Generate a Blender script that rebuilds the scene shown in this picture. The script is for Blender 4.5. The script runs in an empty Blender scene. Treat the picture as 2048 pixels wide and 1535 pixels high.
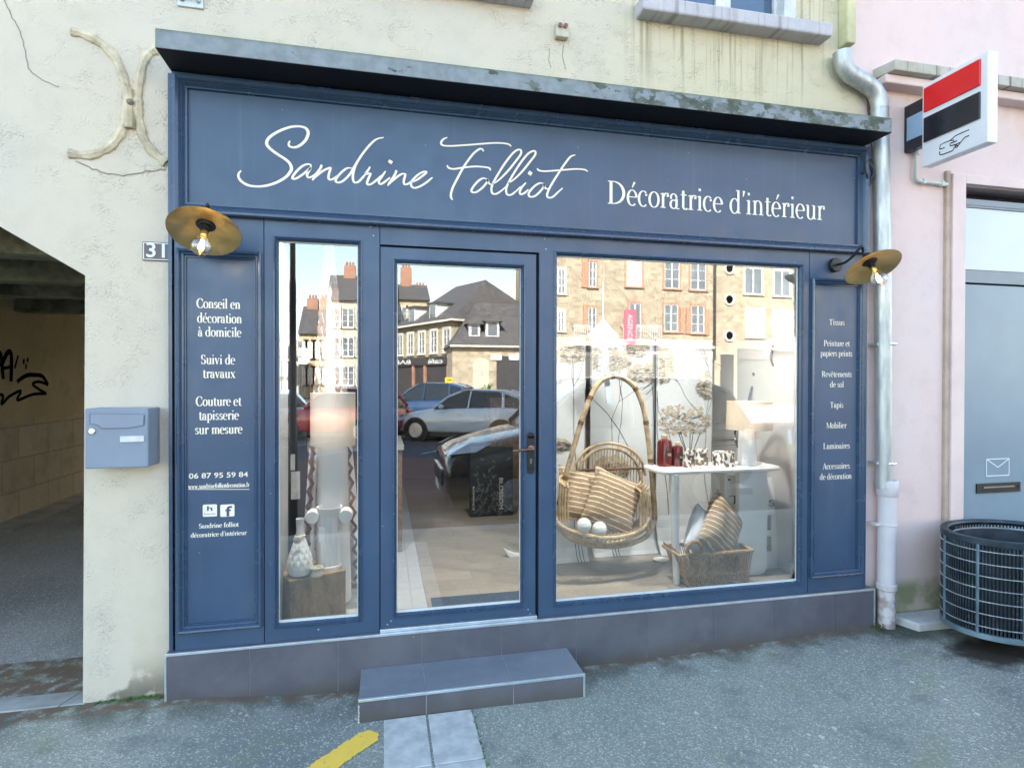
import bpy, bmesh, math, random
from mathutils import Vector, Matrix
import numpy as np
random.seed(7)
R_ = math.radians
SC = bpy.context.scene
COL = SC.collection

# ------------------------------------------------------------------ camera, sky, sun, exposure
CAM_Y, CAM_Z = -3.2925, 1.71
F_PX, YAW, PIT, ROL = 1150.2, 0.2211834, -0.00745898, 0.00204131
def _axes():
    cy, sy = math.cos(YAW), math.sin(YAW)
    fwd = np.array([sy*math.cos(PIT), cy*math.cos(PIT), math.sin(PIT)])
    r0 = np.array([cy, -sy, 0.0]); u0 = np.cross(r0, fwd)
    return (math.cos(ROL)*r0+math.sin(ROL)*u0, -math.sin(ROL)*r0+math.cos(ROL)*u0, fwd)
AX_R, AX_U, AX_F = _axes()
cd = bpy.data.cameras.new('camera'); cam = bpy.data.objects.new('camera', cd); COL.objects.link(cam)
cd.sensor_width = 36.0; cd.lens = 36.0*F_PX/2048.0; cd.clip_start = 0.05; cd.clip_end = 2000
cam.matrix_world = Matrix(((AX_R[0], AX_U[0], -AX_F[0], 0), (AX_R[1], AX_U[1], -AX_F[1], CAM_Y), (AX_R[2], AX_U[2], -AX_F[2], CAM_Z), (0, 0, 0, 1)))
SC.camera = cam
SUN_EL, SUN_AZ = 36.0, -22.0      # azimuth from +y towards +x, degrees
w = bpy.data.worlds.new('World'); SC.world = w; w.use_nodes = True
wn = w.node_tree; wn.nodes.clear()
sky = wn.nodes.new('ShaderNodeTexSky'); sky.sky_type = 'NISHITA'; sky.sun_disc = False
sky.sun_elevation = R_(SUN_EL); sky.sun_rotation = R_(SUN_AZ); sky.air_density = 1.0; sky.dust_density = .5; sky.ozone_density = 1.6
bg = wn.nodes.new('ShaderNodeBackground'); bg.inputs['Strength'].default_value = 0.15
wo = wn.nodes.new('ShaderNodeOutputWorld')
tint = wn.nodes.new('ShaderNodeMix'); tint.data_type = 'RGBA'; tint.blend_type = 'MULTIPLY'; tint.inputs[0].default_value = 1.0; tint.inputs[7].default_value = (1.12, 1.0, .84, 1)
wn.links.new(sky.outputs[0], tint.inputs[6]); wn.links.new(tint.outputs[2], bg.inputs['Color']); wn.links.new(bg.outputs[0], wo.inputs['Surface'])
sl = bpy.data.lights.new('sun', 'SUN'); sl.energy = 4.6; sl.angle = R_(0.5); sl.color = (1, 0.95, 0.86)
sun = bpy.data.objects.new('sun', sl); COL.objects.link(sun)
sd = Vector((math.sin(R_(SUN_AZ))*math.cos(R_(SUN_EL)), math.cos(R_(SUN_AZ))*math.cos(R_(SUN_EL)), math.sin(R_(SUN_EL))))
sun.rotation_euler = sd.to_track_quat('Z', 'Y').to_euler(); sun.location = sd*60
SC.view_settings.view_transform = 'Standard'; SC.view_settings.look = 'None'
SC.view_settings.exposure = 2.74; SC.view_settings.gamma = 1.0; SC.view_settings.use_curve_mapping = False
SC.render.engine = 'CYCLES'
SC.cycles.max_bounces = 10; SC.cycles.transparent_max_bounces = 16; SC.cycles.diffuse_bounces = 5; SC.cycles.glossy_bounces = 5
SC.cycles.use_denoising = True; SC.cycles.caustics_reflective = False; SC.cycles.caustics_refractive = False
SC.cycles.sample_clamp_indirect = 6.0

# ------------------------------------------------------------------ measuring helpers: a photo point to metres on a real plane
def ray(px, py): return AX_R*(px-1024)/F_PX + AX_U*(767.5-py)/F_PX + AX_F
def fp(px, py, y=0.0):
    d = ray(px, py); t = (y-CAM_Y)/d[1]; return (float(d[0]*t), float(CAM_Z+d[2]*t))
def gp(px, py, z=0.0):
    d = ray(px, py); t = (z-CAM_Z)/d[2]; return (float(d[0]*t), float(CAM_Y+d[1]*t))
GLASS_Y = 0.03
def mp(px, py, d):               # a point seen mirrored in the shop glass, d metres behind it: its real place in the street
    x, z = fp(px, py, GLASS_Y+d); return (x, GLASS_Y-d, z)
def mg(px, py, z=0.0):           # a mirrored ground point
    x, y = gp(px, py, z); return (x, 2*GLASS_Y-y)

# ------------------------------------------------------------------ node helper and materials
class NT:
    def __init__(s, name):
        s.m = bpy.data.materials.new(name); s.m.use_nodes = True; s.t = s.m.node_tree; s.t.nodes.clear()
        s.out = s.t.nodes.new('ShaderNodeOutputMaterial')
        s._tc = None
    def n(s, t): return s.t.nodes.new('ShaderNode'+t)
    def l(s, a, b): s.t.links.new(a, b)
    def set(s, sock, v):
        if hasattr(v, 'is_output'): s.l(v, sock)
        elif isinstance(v, (tuple, list)) and len(v) == 3 and sock.type == 'RGBA': sock.default_value = (*v, 1)
        else: sock.default_value = v
    @property
    def obj(s):
        if s._tc is None: s._tc = s.n('TexCoord')
        return s._tc.outputs['Object']
    def map(s, scale=(1, 1, 1), loc=(0, 0, 0), rot=(0, 0, 0), v=None):
        m = s.n('Mapping'); s.l(v or s.obj, m.inputs[0]); m.inputs['Scale'].default_value = scale
        m.inputs['Location'].default_value = loc; m.inputs['Rotation'].default_value = rot; return m.outputs[0]
    def sep(s, v=None):
        q = s.n('SeparateXYZ'); s.l(v or s.obj, q.inputs[0]); return q.outputs
    def noise(s, scale=5, detail=4, rough=.55, v=None, dist=0):
        q = s.n('TexNoise'); s.l(v or s.obj, q.inputs['Vector']); q.inputs['Scale'].default_value = scale
        q.inputs['Detail'].default_value = detail; q.inputs['Roughness'].default_value = rough; q.inputs['Distortion'].default_value = dist
        return q.outputs[0]
    def vor(s, scale=5, feature='F1', v=None, rnd=1):
        q = s.n('TexVoronoi'); q.feature = feature; s.l(v or s.obj, q.inputs['Vector']); q.inputs['Scale'].default_value = scale
        q.inputs['Randomness'].default_value = rnd; return q
    def math(s, op, a, b=0.0, c=None, clamp=False):
        q = s.n('Math'); q.operation = op; q.use_clamp = clamp; s.set(q.inputs[0], a); s.set(q.inputs[1], b)
        if c is not None: s.set(q.inputs[2], c)
        return q.outputs[0]
    def ss(s, v, a, b, lo=0.0, hi=1.0):       # smooth map range
        q = s.n('MapRange'); q.interpolation_type = 'SMOOTHSTEP'; s.set(q.inputs[0], v)
        q.inputs[1].default_value = a; q.inputs[2].default_value = b; q.inputs[3].default_value = lo; q.inputs[4].default_value = hi
        return q.outputs[0]
    def mix(s, f, a, b, mode='MIX'):
        q = s.n('Mix'); q.data_type = 'RGBA'; q.blend_type = mode; s.set(q.inputs[0], f); s.set(q.inputs[6], a); s.set(q.inputs[7], b); return q.outputs[2]
    def bump(s, h, strength=.3, dist=.01, nrm=None):
        q = s.n('Bump'); q.inputs['Strength'].default_value = strength; q.inputs['Distance'].default_value = dist; s.l(h, q.inputs['Height'])
        if nrm is not None: s.l(nrm, q.inputs['Normal'])
        return q.outputs[0]
    def pbr(s, col, rough=.6, metal=0.0, nrm=None, spec=.5, coat=0.0, emit=None, estr=0.0, trans=0.0, sheen=0.0, alpha=None):
        b = s.n('BsdfPrincipled'); s.set(b.inputs['Base Color'], col); s.set(b.inputs['Roughness'], rough); s.set(b.inputs['Metallic'], metal)
        b.inputs['Specular IOR Level'].default_value = spec; b.inputs['Coat Weight'].default_value = coat; b.inputs['Coat Roughness'].default_value = .05
        b.inputs['Transmission Weight'].default_value = trans; b.inputs['Sheen Weight'].default_value = sheen
        if nrm is not None: s.l(nrm, b.inputs['Normal'])
        if emit is not None: s.set(b.inputs['Emission Color'], emit); b.inputs['Emission Strength'].default_value = estr
        s.l(b.outputs[0], s.out.inputs[0]); return b
def sc3(c, k): return tuple(min(1.0, max(0.0, x*k)) for x in c)
def mat(name, col, rough=.6, var=.12, scale=6, bump=0.0, bscale=80, bdist=.004, metal=0.0, spec=.5, coat=0.0, stretch=(1, 1, 1), sheen=0.0, rvar=0.0, emit=None, estr=0.0):
    t = NT(name); v = t.map(stretch)
    f = t.noise(scale, 5, .6, v)
    c = t.mix(t.ss(f, .3, .7), sc3(col, 1-var), sc3(col, 1+var))
    nrm = t.bump(t.noise(bscale, 3, .6, v), bump, bdist) if bump else None
    rg = rough if not rvar else t.ss(t.noise(scale*2.3, 4, .6, v), .3, .7, max(.02, rough-rvar), min(1, rough+rvar))
    t.pbr(c, rg, metal, nrm, spec, coat, sheen=sheen, emit=emit, estr=estr)
    return t.m

# ------------------------------------------------------------------ mesh builder
def _rot(axis, ang): return Matrix.Rotation(ang, 4, axis)
class MB:
    def __init__(s): s.v = []; s.f = []
    def add(s, vs, fs, M=None):
        b = len(s.v)
        for p in vs:
            p = Vector(p)
            s.v.append(tuple(M @ p) if M is not None else tuple(p))
        s.f += [tuple(i+b for i in f) for f in fs]; return s
    def box(s, x0, x1, y0, y1, z0, z1, M=None):
        vs = [(x0,y0,z0),(x1,y0,z0),(x1,y1,z0),(x0,y1,z0),(x0,y0,z1),(x1,y0,z1),(x1,y1,z1),(x0,y1,z1)]
        return s.add(vs, [(3,2,1,0),(4,5,6,7),(0,1,5,4),(1,2,6,5),(2,3,7,6),(3,0,4,7)], M)
    def prism(s, poly, y0, y1, M=None):      # polygon in x,z pushed along y
        n = len(poly); vs = [(x, y0, z) for x, z in poly]+[(x, y1, z) for x, z in poly]
        fs = [tuple(range(n)), tuple(range(2*n-1, n-1, -1))]+[(i, i+n, (i+1) % n+n, (i+1) % n) for i in range(n)]
        return s.add(vs, fs, M)
    def slab(s, poly, z0, z1, M=None):       # polygon in x,y pushed along z
        n = len(poly); vs = [(x, y, z0) for x, y in poly]+[(x, y, z1) for x, y in poly]
        fs = [tuple(range(n-1, -1, -1)), tuple(range(n, 2*n))]+[(i, (i+1) % n, (i+1) % n+n, i+n) for i in range(n)]
        return s.add(vs, fs, M)
    def quad(s, a, b, c, d, M=None): return s.add([a, b, c, d], [(0, 1, 2, 3)], M)
    def lathe(s, prof, c=(0, 0, 0), n=24, M=None, closed=False, sx=1, sy=1):   # profile of (radius, z)
        vs = []; fs = []
        for r, z in prof:
            for i in range(n):
                a = 2*math.pi*i/n; vs.append((c[0]+sx*r*math.cos(a), c[1]+sy*r*math.sin(a), c[2]+z))
        m = len(prof)
        for j in range(m-1 if not closed else m):
            k = (j+1) % m
            for i in range(n): fs.append((j*n+i, j*n+(i+1) % n, k*n+(i+1) % n, k*n+i))
        if not closed:
            if prof[0][0] > 1e-5: fs.append(tuple(range(n-1, -1, -1)))
            if prof[-1][0] > 1e-5: fs.append(tuple((m-1)*n+i for i in range(n)))
        return s.add(vs, fs, M)
    def tube(s, pts, r, n=8, closed=False, M=None, flat=None):
        P = [Vector(p) for p in pts]; m = len(P); rs = r if isinstance(r, (list, tuple)) else [r]*m
        vs = []; fs = []; up = None
        for i in range(m):
            if closed: d = P[(i+1) % m]-P[i-1]
            else: d = P[min(i+1, m-1)]-P[max(i-1, 0)]
            d = d.normalized() if d.length > 1e-9 else Vector((0, 0, 1))
            if up is None:
                up = Vector((0, 0, 1)) if abs(d.z) < .9 else Vector((0, 1, 0))
            u = (up-d*up.dot(d))
            if u.length < 1e-6: u = d.orthogonal()
            u.normalize(); up = u; w_ = d.cross(u)
            for k in range(n):
                a = 2*math.pi*k/n; vs.append(tuple(P[i]+(u*math.cos(a)+w_*math.sin(a)*(flat or 1))*rs[i]))
        for i in range(m if closed else m-1):
            j = (i+1) % m
            for k in range(n): fs.append((i*n+k, i*n+(k+1) % n, j*n+(k+1) % n, j*n+k))
        if not closed: fs.append(tuple(range(n-1, -1, -1))); fs.append(tuple((m-1)*n+k for k in range(n)))
        return s.add(vs, fs, M)
    def frame(s, x0, x1, z0, z1, prof, M=None):   # mitred moulding round a rectangle; profile of (inset, y)
        vs = []
        for d, y in prof: vs += [(x0+d, y, z0+d), (x1-d, y, z0+d), (x1-d, y, z1-d), (x0+d, y, z1-d)]
        fs = []
        for i in range(len(prof)-1):
            for k in range(4): fs.append((i*4+k, i*4+(k+1) % 4, i*4+4+(k+1) % 4, i*4+4+k))
        return s.add(vs, fs, M)
    def sphere(s, c, r, n=16, m=10, M=None, sz=1):
        return s.lathe([(r*math.sin(math.pi*i/m), -r*sz*math.cos(math.pi*i/m)) for i in range(m+1)], c, n, M)
    def ribbon(s, pts, w, y, M=None):             # flat brush stroke in x,z at depth y; w number or list
        m = len(pts); ws = w if isinstance(w, (list, tuple)) else [w]*m; vs = []
        for i in range(m):
            a = Vector(pts[max(i-1, 0)]); b = Vector(pts[min(i+1, m-1)]); d = (b-a)
            d = d.normalized() if d.length > 1e-9 else Vector((1, 0)); nx, nz = -d.y, d.x
            x, z = pts[i]; h = ws[i]/2
            vs += [(x+nx*h, y, z+nz*h), (x-nx*h, y, z-nz*h)]
        return s.add(vs, [(2*i, 2*i+1, 2*i+3, 2*i+2) for i in range(m-1)], M)
    def build(s, name, material, parent=None, smooth=False, bevel=0.0, world=True, kind=None, auto=True, seg=2):
        me = bpy.data.meshes.new(name); o = bpy.data.objects.new(name, me); COL.objects.link(o)
        off = Vector((0, 0, 0))
        if parent is not None:
            o.parent = parent
            if world:
                p = parent
                while p is not None: off += p.location; p = p.parent
        elif kind is None and auto:
            V = np.array(s.v); off = Vector(((V[:, 0].min()+V[:, 0].max())/2, (V[:, 1].min()+V[:, 1].max())/2, V[:, 2].min())); o.location = off
        me.from_pydata([(x-off.x, y-off.y, z-off.z) for x, y, z in s.v], [], s.f)
        bm = bmesh.new(); bm.from_mesh(me); bmesh.ops.recalc_face_normals(bm, faces=bm.faces); bm.to_mesh(me); bm.free()
        if material is not None: me.materials.append(material)
        if smooth:
            me.polygons.foreach_set('use_smooth', [True]*len(me.polygons))
            e = o.modifiers.new('edge', 'EDGE_SPLIT'); e.split_angle = R_(38)
        if bevel:
            b = o.modifiers.new('bevel', 'BEVEL'); b.width = bevel; b.segments = seg; b.limit_method = 'ANGLE'; b.angle_limit = R_(40); b.harden_normals = False
        if kind: o['kind'] = kind
        return o
def tag(o, label=None, cat=None, group=None):
    if label: o['label'] = label
    if cat: o['category'] = cat
    if group: o['group'] = group
    return o
def thing(name, loc, label, cat, group=None, rz=0.0):
    o = bpy.data.objects.new(name, None); COL.objects.link(o); o.location = loc; o.rotation_euler = (0, 0, rz); o.empty_display_size = .1
    return tag(o, label, cat, group)
def copy_tree(o, parent=None):
    c = o.copy(); COL.objects.link(c)
    if parent is not None: c.parent = parent
    for ch in [q for q in bpy.data.objects if q.parent == o]: copy_tree(ch, c)
    return c
def catmull(P, k=6, closed=False):
    P = [Vector(p) for p in P]; n = len(P); out = []
    rng = range(n) if closed else range(n-1)
    for i in rng:
        p0 = P[(i-1) % n] if closed else P[max(i-1, 0)]; p1 = P[i]; p2 = P[(i+1) % n]; p3 = P[(i+2) % n] if closed else P[min(i+2, n-1)]
        for j in range(k):
            t = j/k; out.append(.5*((2*p1)+(p2-p0)*t+(2*p0-5*p1+4*p2-p3)*t*t+(3*p1-p0-3*p2+p3)*t**3))
    if not closed: out.append(P[-1])
    return [tuple(p) for p in out]

# ------------------------------------------------------------------ lettering: a drawn serif alphabet and the built-in sans
XH, CP, AS = .45, .66, .70
def _arc(cx, cy, rx, ry, a0, a1, tk=.085, tn=.028, n=18):
    P = []; W = []
    for i in range(n+1):
        a = R_(a0+(a1-a0)*i/n); P.append((cx+rx*math.cos(a), cy+ry*math.sin(a))); W.append(tn+(tk-tn)*abs(math.cos(a))**1.2)
    return P, W
def _ln(x0, y0, x1, y1, w0=.085, w1=None): return [(x0, y0), (x1, y1)], [w0, w0 if w1 is None else w1]
def _sf(x, y, w=.19): return [(x-w/2, y), (x+w/2, y)], [.028, .028]
_E = [_arc(.2, .22, .155, .225, 5, 312), _ln(.06, .245, .36, .245, .026)]
_O = [_arc(.21, .22, .165, .225, 0, 360, n=30)]
_I = [_ln(.12, 0, .12, .43), _sf(.12, .014), _ln(.03, .40, .12, .43, .03)]
GL = {
 'o': (.42, _O), 'e': (.40, _E), 'é': (.40, _E+[_ln(.2, .52, .29, .68, .03, .075)]), 'ê': (.40, _E+[_ln(.1, .52, .2, .64, .03, .05), _ln(.2, .64, .3, .52, .05, .03)]),
 'c': (.38, [_arc(.2, .22, .155, .225, 48, 312), _ln(.295, .36, .315, .31, .075)]),
 'i': (.24, _I+[_ln(.115, .575, .115, .655, .08)]), "'": (.17, [_ln(.1, .70, .07, .52, .085, .03)]), '.': (.2, [_ln(.1, 0, .1, .085, .085)]),
 'l': (.24, [_ln(.12, 0, .12, .70), _sf(.12, .014), _ln(.03, .67, .12, .70, .03)]),
 'n': (.49, _I+[_arc(.245, .28, .125, .155, 165, 0), _ln(.37, 0, .37, .29), _sf(.37, .014)]),
 'm': (.74, _I+[_arc(.245, .28, .125, .155, 165, 0), _ln(.37, 0, .37, .29), _sf(.37, .014), _arc(.495, .28, .125, .155, 165, 0), _ln(.62, 0, .62, .29), _sf(.62, .014)]),
 'r': (.34, _I+[_arc(.25, .30, .11, .135, 165, 50), _ln(.29, .40, .30, .33, .08)]),
 'u': (.49, [_ln(.12, .15, .12, .43), _ln(.03, .425, .12, .43, .03), _arc(.235, .15, .125, .155, 180, 345), _ln(.37, .01, .37, .43), _ln(.28, .425, .37, .43, .03), _ln(.37, .015, .46, .02, .03)]),
 't': (.29, [_ln(.13, .10, .13, .55), _ln(.03, .425, .26, .425, .03), _arc(.21, .11, .085, .11, 180, 320)]),
 'a': (.40, [_ln(.28, .06, .28, .30), _arc(.17, .29, .11, .145, 10, 165, .075), _ln(.07, .32, .085, .28, .07), _arc(.17, .125, .115, .125, 60, 330, .08), _ln(.28, .27, .19, .24, .03), _arc(.335, .06, .06, .06, 180, 320, .05)]),
 'd': (.47, [_arc(.2, .22, .155, .225, 40, 320), _ln(.345, .01, .345, .70), _ln(.25, .68, .345, .70, .03), _ln(.345, .014, .44, .02, .03)]),
 'b': (.45, [_ln(.11, .02, .11, .70), _ln(.02, .68, .11, .70, .03), _arc(.25, .22, .155, .225, 220, 500)]),
 'p': (.46, [_ln(.11, -.2, .11, .43), _ln(.02, .40, .11, .43, .03), _sf(.11, -.2), _arc(.25, .22, .155, .225, 220, 500)]),
 's': (.33, [_arc(.165, .33, .095, .105, 40, 270, .07), _arc(.165, .115, .105, .11, 90, -140, .075), _ln(.245, .40, .25, .34, .05), _ln(.07, .09, .065, .04, .05)]),
 'f': (.28, [_ln(.12, 0, .12, .55), _sf(.12, .014, .2), _ln(.03, .425, .24, .425, .03), _arc(.21, .55, .09, .14, 180, 45), _ln(.26, .655, .27, .60, .07)]),
 'v': (.43, [_ln(.08, .43, .22, .0, .085, .07), _ln(.22, 0, .355, .43, .03, .03), _sf(.08, .43, .15), _sf(.355, .43, .12)]),
 'w': (.62, [_ln(.07, .43, .2, 0, .085, .07), _ln(.2, 0, .31, .40, .03), _ln(.31, .43, .43, 0, .085, .07), _ln(.43, 0, .55, .43, .03), _sf(.07, .43, .15), _sf(.31, .43, .13), _sf(.55, .43, .12)]),
 'x': (.43, [_ln(.07, .43, .35, 0, .085), _ln(.07, 0, .35, .43, .03), _sf(.08, .43, .15), _sf(.34, .43, .13), _sf(.08, .014, .13), _sf(.35, .014, .15)]),
 'D': (.68, [_ln(.13, 0, .13, .66, .1), _sf(.12, .014, .2), _sf(.12, .646, .2), _arc(.20, .33, .38, .318, -90, 90, .1), _ln(.13, .014, .22, .014, .028), _ln(.13, .646, .22, .646, .028)]),
 'C': (.60, [_arc(.33, .33, .265, .335, 42, 318, .1), _ln(.525, .60, .525, .45, .035), _ln(.535, .1, .52, .2, .03)]),
 'S': (.46, [_arc(.23, .49, .145, .16, 40, 265, .085), _arc(.23, .17, .155, .16, 95, -145, .09), _ln(.36, .63, .36, .49, .035), _ln(.075, .03, .075, .18, .035)]),
 'T': (.58, [_ln(.29, 0, .29, .64, .1), _sf(.29, .014, .24), _ln(.04, .64, .54, .64, .035), _ln(.045, .65, .045, .5, .03), _ln(.535, .65, .535, .5, .03)]),
 'P': (.52, [_ln(.13, 0, .13, .66, .1), _sf(.12, .014, .22), _sf(.12, .646, .2), _arc(.22, .475, .23, .172, -90, 90, .09), _ln(.13, .303, .24, .303, .028), _ln(.13, .646, .24, .646, .028)]),
 'R': (.60, [_ln(.13, 0, .13, .66, .1), _sf(.12, .014, .22), _sf(.12, .646, .2), _arc(.22, .485, .22, .162, -90, 90, .09), _ln(.13, .322, .24, .322, .028), _ln(.13, .646, .24, .646, .028), _ln(.27, .32, .52, 0, .09), _sf(.53, .014, .12)]),
 'M': (.82, [_ln(.13, 0, .13, .64, .04), _sf(.13, .014, .18), _sf(.1, .646, .14), _ln(.12, .65, .41, .03, .095, .06), _ln(.41, .03, .68, .65, .035), _ln(.69, 0, .69, .65, .1), _sf(.69, .014, .22), _sf(.72, .646, .14)]),
 'L': (.52, [_ln(.13, 0, .13, .66, .1), _sf(.12, .646, .22), _ln(.03, .014, .48, .014, .03), _ln(.475, .0, .49, .16, .03)]),
 'A': (.62, [_ln(.09, 0, .31, .66, .035, .03), _ln(.31, .68, .54, 0, .085, .1), _ln(.16, .22, .44, .22, .03), _sf(.09, .014, .18), _sf(.53, .014, .2)]),
 ' ': (.24, []),
}
GL['à'] = (.40, GL['a'][1]+[_ln(.1, .67, .2, .52, .075, .03)])
def serif_run(mb, txt, x0, x1, z, cap, y, bold=1.0, slope=0.0):
    adv = sum(GL[c][0] for c in txt); k = cap/CP; kx = (x1-x0)/adv; cx = x0; q = 0
    for c in txt:
        a, st = GL[c]
        for P, W in st:
            pts = [(cx+p[0]*kx, z+p[1]*k+slope*(cx+p[0]*kx-x0)) for p in P]
            mb.ribbon(pts, [max(ww*bold, .03)*(k+kx)/2 for ww in W], y-.0002*(q % 7)); q += 1
        cx += a*kx
def sans_mesh(txt, size=1.0, bold=0.0):
    cu = bpy.data.curves.new('t', 'FONT'); cu.body = txt; cu.size = size; cu.offset = bold; cu.resolution_u = 3
    o = bpy.data.objects.new('t', cu); me = bpy.data.meshes.new_from_object(o)
    vs = [tuple(v.co) for v in me.vertices]; fs = [tuple(p.vertices) for p in me.polygons]
    bpy.data.objects.remove(o); bpy.data.meshes.remove(me); bpy.data.curves.remove(cu)
    return vs, fs
def sans_run(mb, txt, x0, x1, z0, z1, y, bold=0.0, M=None):      # fits the text in a box in x,z facing -y
    vs, fs = sans_mesh(txt, 1.0, bold); A = np.array(vs)
    ax0, ax1, az0, az1 = A[:, 0].min(), A[:, 0].max(), A[:, 1].min(), A[:, 1].max()
    mb.add([(x0+(v[0]-ax0)/(ax1-ax0)*(x1-x0), y, z0+(v[1]-az0)/(az1-az0)*(z1-z0)) for v in vs], fs, M)
# ------------------------------------------------------------------ materials of the shop front and its walls
def m_stucco(name, col, col2, stains=True, moss=False):
    t = NT(name); p = t.sep()
    big = t.noise(.9, 5, .6); c = t.mix(t.ss(big, .35, .7), col, col2)
    c = t.mix(t.ss(t.noise(5, 6, .65), .45, .75, 0, .35), c, sc3(col, .78))
    if stains:
        st = t.noise(1.0, 4, .6, t.map((34, 1, .7)))                     # drip streaks below the sill
        m = t.math('MULTIPLY', t.ss(p[2], 3.35, 3.9), t.math('MULTIPLY', t.ss(p[0], 1.4, 1.65), t.ss(p[0], 3.0, 2.8)))
        m = t.math('MULTIPLY', m, t.ss(st, .50, .64, 0, .9)); c = t.mix(m, c, (.17, .135, .08))
        # dirt line above the canopy and faint green at the top right
        m2 = t.math('MULTIPLY', t.math('MULTIPLY', t.ss(p[2], 3.62, 3.38), t.ss(p[2], 3.2, 3.34)), t.math('MULTIPLY', t.ss(p[0], -1.15, -.9), t.ss(t.noise(3, 5), .35, .7, 0, .6)))
        c = t.mix(m2, c, (.36, .35, .22))
        c = t.mix(t.math('MULTIPLY', t.ss(p[0], .2, 2.4, 0, .55), t.ss(p[2], 3.2, 3.5)), c, (.60, .545, .36))
        # grimy foot of the pier
        m3 = t.math('MULTIPLY', t.ss(p[2], .30, .06), t.ss(t.math('ADD', t.noise(7, 5), t.ss(p[0], -1.45, -1.15, -.12, .16)), .5, .64, 0, .85))
        c = t.mix(t.math('MULTIPLY', m3, t.ss(p[0], -1.6, -1.5)), c, (.13, .12, .09))
        c = t.mix(t.math('MULTIPLY', t.ss(t.noise(2.3, 4), .55, .75, 0, .3), t.ss(p[2], 1.35, .9)), c, (.60, .50, .33))
    if moss:
        m = t.math('MULTIPLY', t.ss(p[2], .34, .24), t.ss(t.noise(6, 5), .3, .6, .35, .95)); c = t.mix(m, c, (.26, .28, .15))
        m = t.math('MULTIPLY', t.ss(p[2], 3.3, 3.75), t.ss(p[2], 3.84, 3.8)); c = t.mix(t.math('MULTIPLY', m, t.ss(t.noise(2.5, 4), .4, .65, 0, .6)), c, (.62, .40, .26))
    rough_zone = t.ss(t.math('ADD', t.noise(1.3, 3), t.ss(p[0], .2, 1.2, 0, .25) if stains else 0.0), .40, .62)
    vv = t.vor(95); pit = t.math('ADD', t.math('MULTIPLY', t.math('MULTIPLY', t.ss(vv.outputs['Distance'], .6, .1), t.ss(t.noise(110, 2), .3, .7, .4, 1)), t.ss(t.noise(9, 3), .38, .66)), t.math('MULTIPLY', t.noise(60, 5, .65), .6))
    h = t.math('ADD', t.math('MULTIPLY', pit, t.math('ADD', t.math('MULTIPLY', rough_zone, .9), .08)), t.math('MULTIPLY', t.noise(160, 3), .18))
    n = t.bump(h, .78 if stains else .45, .009 if stains else .008)
    t.pbr(c, .9, nrm=n, spec=.2); return t.m
MT = {}
MT['cream'] = m_stucco('cream_stucco', (.62, .56, .45), (.575, .54, .46))
MT['pink'] = m_stucco('pink_render', (.72, .56, .53), (.68, .58, .57), False, True)
MT['pink_trim'] = mat('pink_trim', (.71, .57, .54), .85, .06, 3, .15, 60)
MT['band_side_shade'] = mat('shaded_band_side', (.46, .36, .29), .85, .15, 6, .15, 60)
MT['passage'] = None
def m_passage():
    t = NT('old_masonry'); p = t.sep()
    v = t.n('CombineXYZ'); t.l(p[1], v.inputs[0]); t.l(p[2], v.inputs[1])
    b = t.n('TexBrick'); t.l(v.outputs[0], b.inputs['Vector']); b.inputs['Scale'].default_value = 1; b.inputs['Mortar Size'].default_value = .012
    b.inputs['Brick Width'].default_value = .62; b.inputs['Row Height'].default_value = .38; b.inputs['Color1'].default_value = (.56, .52, .43, 1); b.inputs['Color2'].default_value = (.50, .46, .38, 1); b.inputs['Mortar'].default_value = (.40, .36, .29, 1)
    plaster = t.mix(t.ss(t.noise(1.6, 5), .35, .7), (.50, .43, .28), (.58, .51, .35))
    low = t.ss(t.math('ADD', p[2], t.math('MULTIPLY', t.noise(2, 3), .25)), 1.36, 1.30)
    c = t.mix(low, plaster, b.outputs['Color'])
    c = t.mix(t.ss(t.noise(3.2, 6, .65), .45, .75, 0, .6), c, (.28, .26, .19))
    t.pbr(c, .95, nrm=t.bump(t.noise(12, 6), .5, .03), spec=.1); return t.m
MT['passage'] = m_passage()
MT['passage_ceiling'] = mat('dark_boards', (.045, .046, .038), .9, .5, 4, .4, 30, .02)
MT['mossy_beam'] = mat('mossy_beam', (.16, .16, .10), .95, .5, 5, .5, 30, .02)
def m_paint(name, col, rough=.34, grime=.0):
    t = NT(name)
    c = t.mix(t.ss(t.noise(3, 5), .3, .7), sc3(col, .93), sc3(col, 1.07))
    c = t.mix(t.ss(t.noise(1, 4, .6, t.map((38, 38, 1.3))), .56, .8, 0, .10), c, (.25, .27, .29)); c = t.mix(t.ss(t.noise(1.6, 5, .65), .5, .75, 0, .07), c, (.22, .22, .22)); sp = t.vor(34); cell = t.n('SeparateColor'); t.l(sp.outputs['Color'], cell.inputs[0])
    spk = t.math('MULTIPLY', t.ss(sp.outputs['Distance'], .09, .05), t.ss(cell.outputs[0], .965, .97)); c = t.mix(spk, c, (.55, .6, .65))   # bird specks
    n = t.bump(t.noise(260, 2), .06, .002)
    t.pbr(c, t.ss(t.noise(7, 4), .3, .7, rough-.05, rough+.08), nrm=n, spec=.5); return t.m
PAINT = (.042, .079, .144)
MT['paint'] = m_paint('navy_paint', PAINT)
MT['paint_gloss'] = m_paint('navy_gloss', sc3(PAINT, .92), .22)
MT['gap'] = mat('dark_gap', (.012, .013, .02), .9, .1)
MT['letter'] = mat('cream_vinyl', (.84, .78, .66), .55, .04, 20)
MT['alu'] = mat('brushed_aluminium', (.62, .68, .72), .38, .1, 14, metal=.75)
MT['gasket'] = mat('pale_gasket', (.62, .66, .66), .5, .08)
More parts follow.
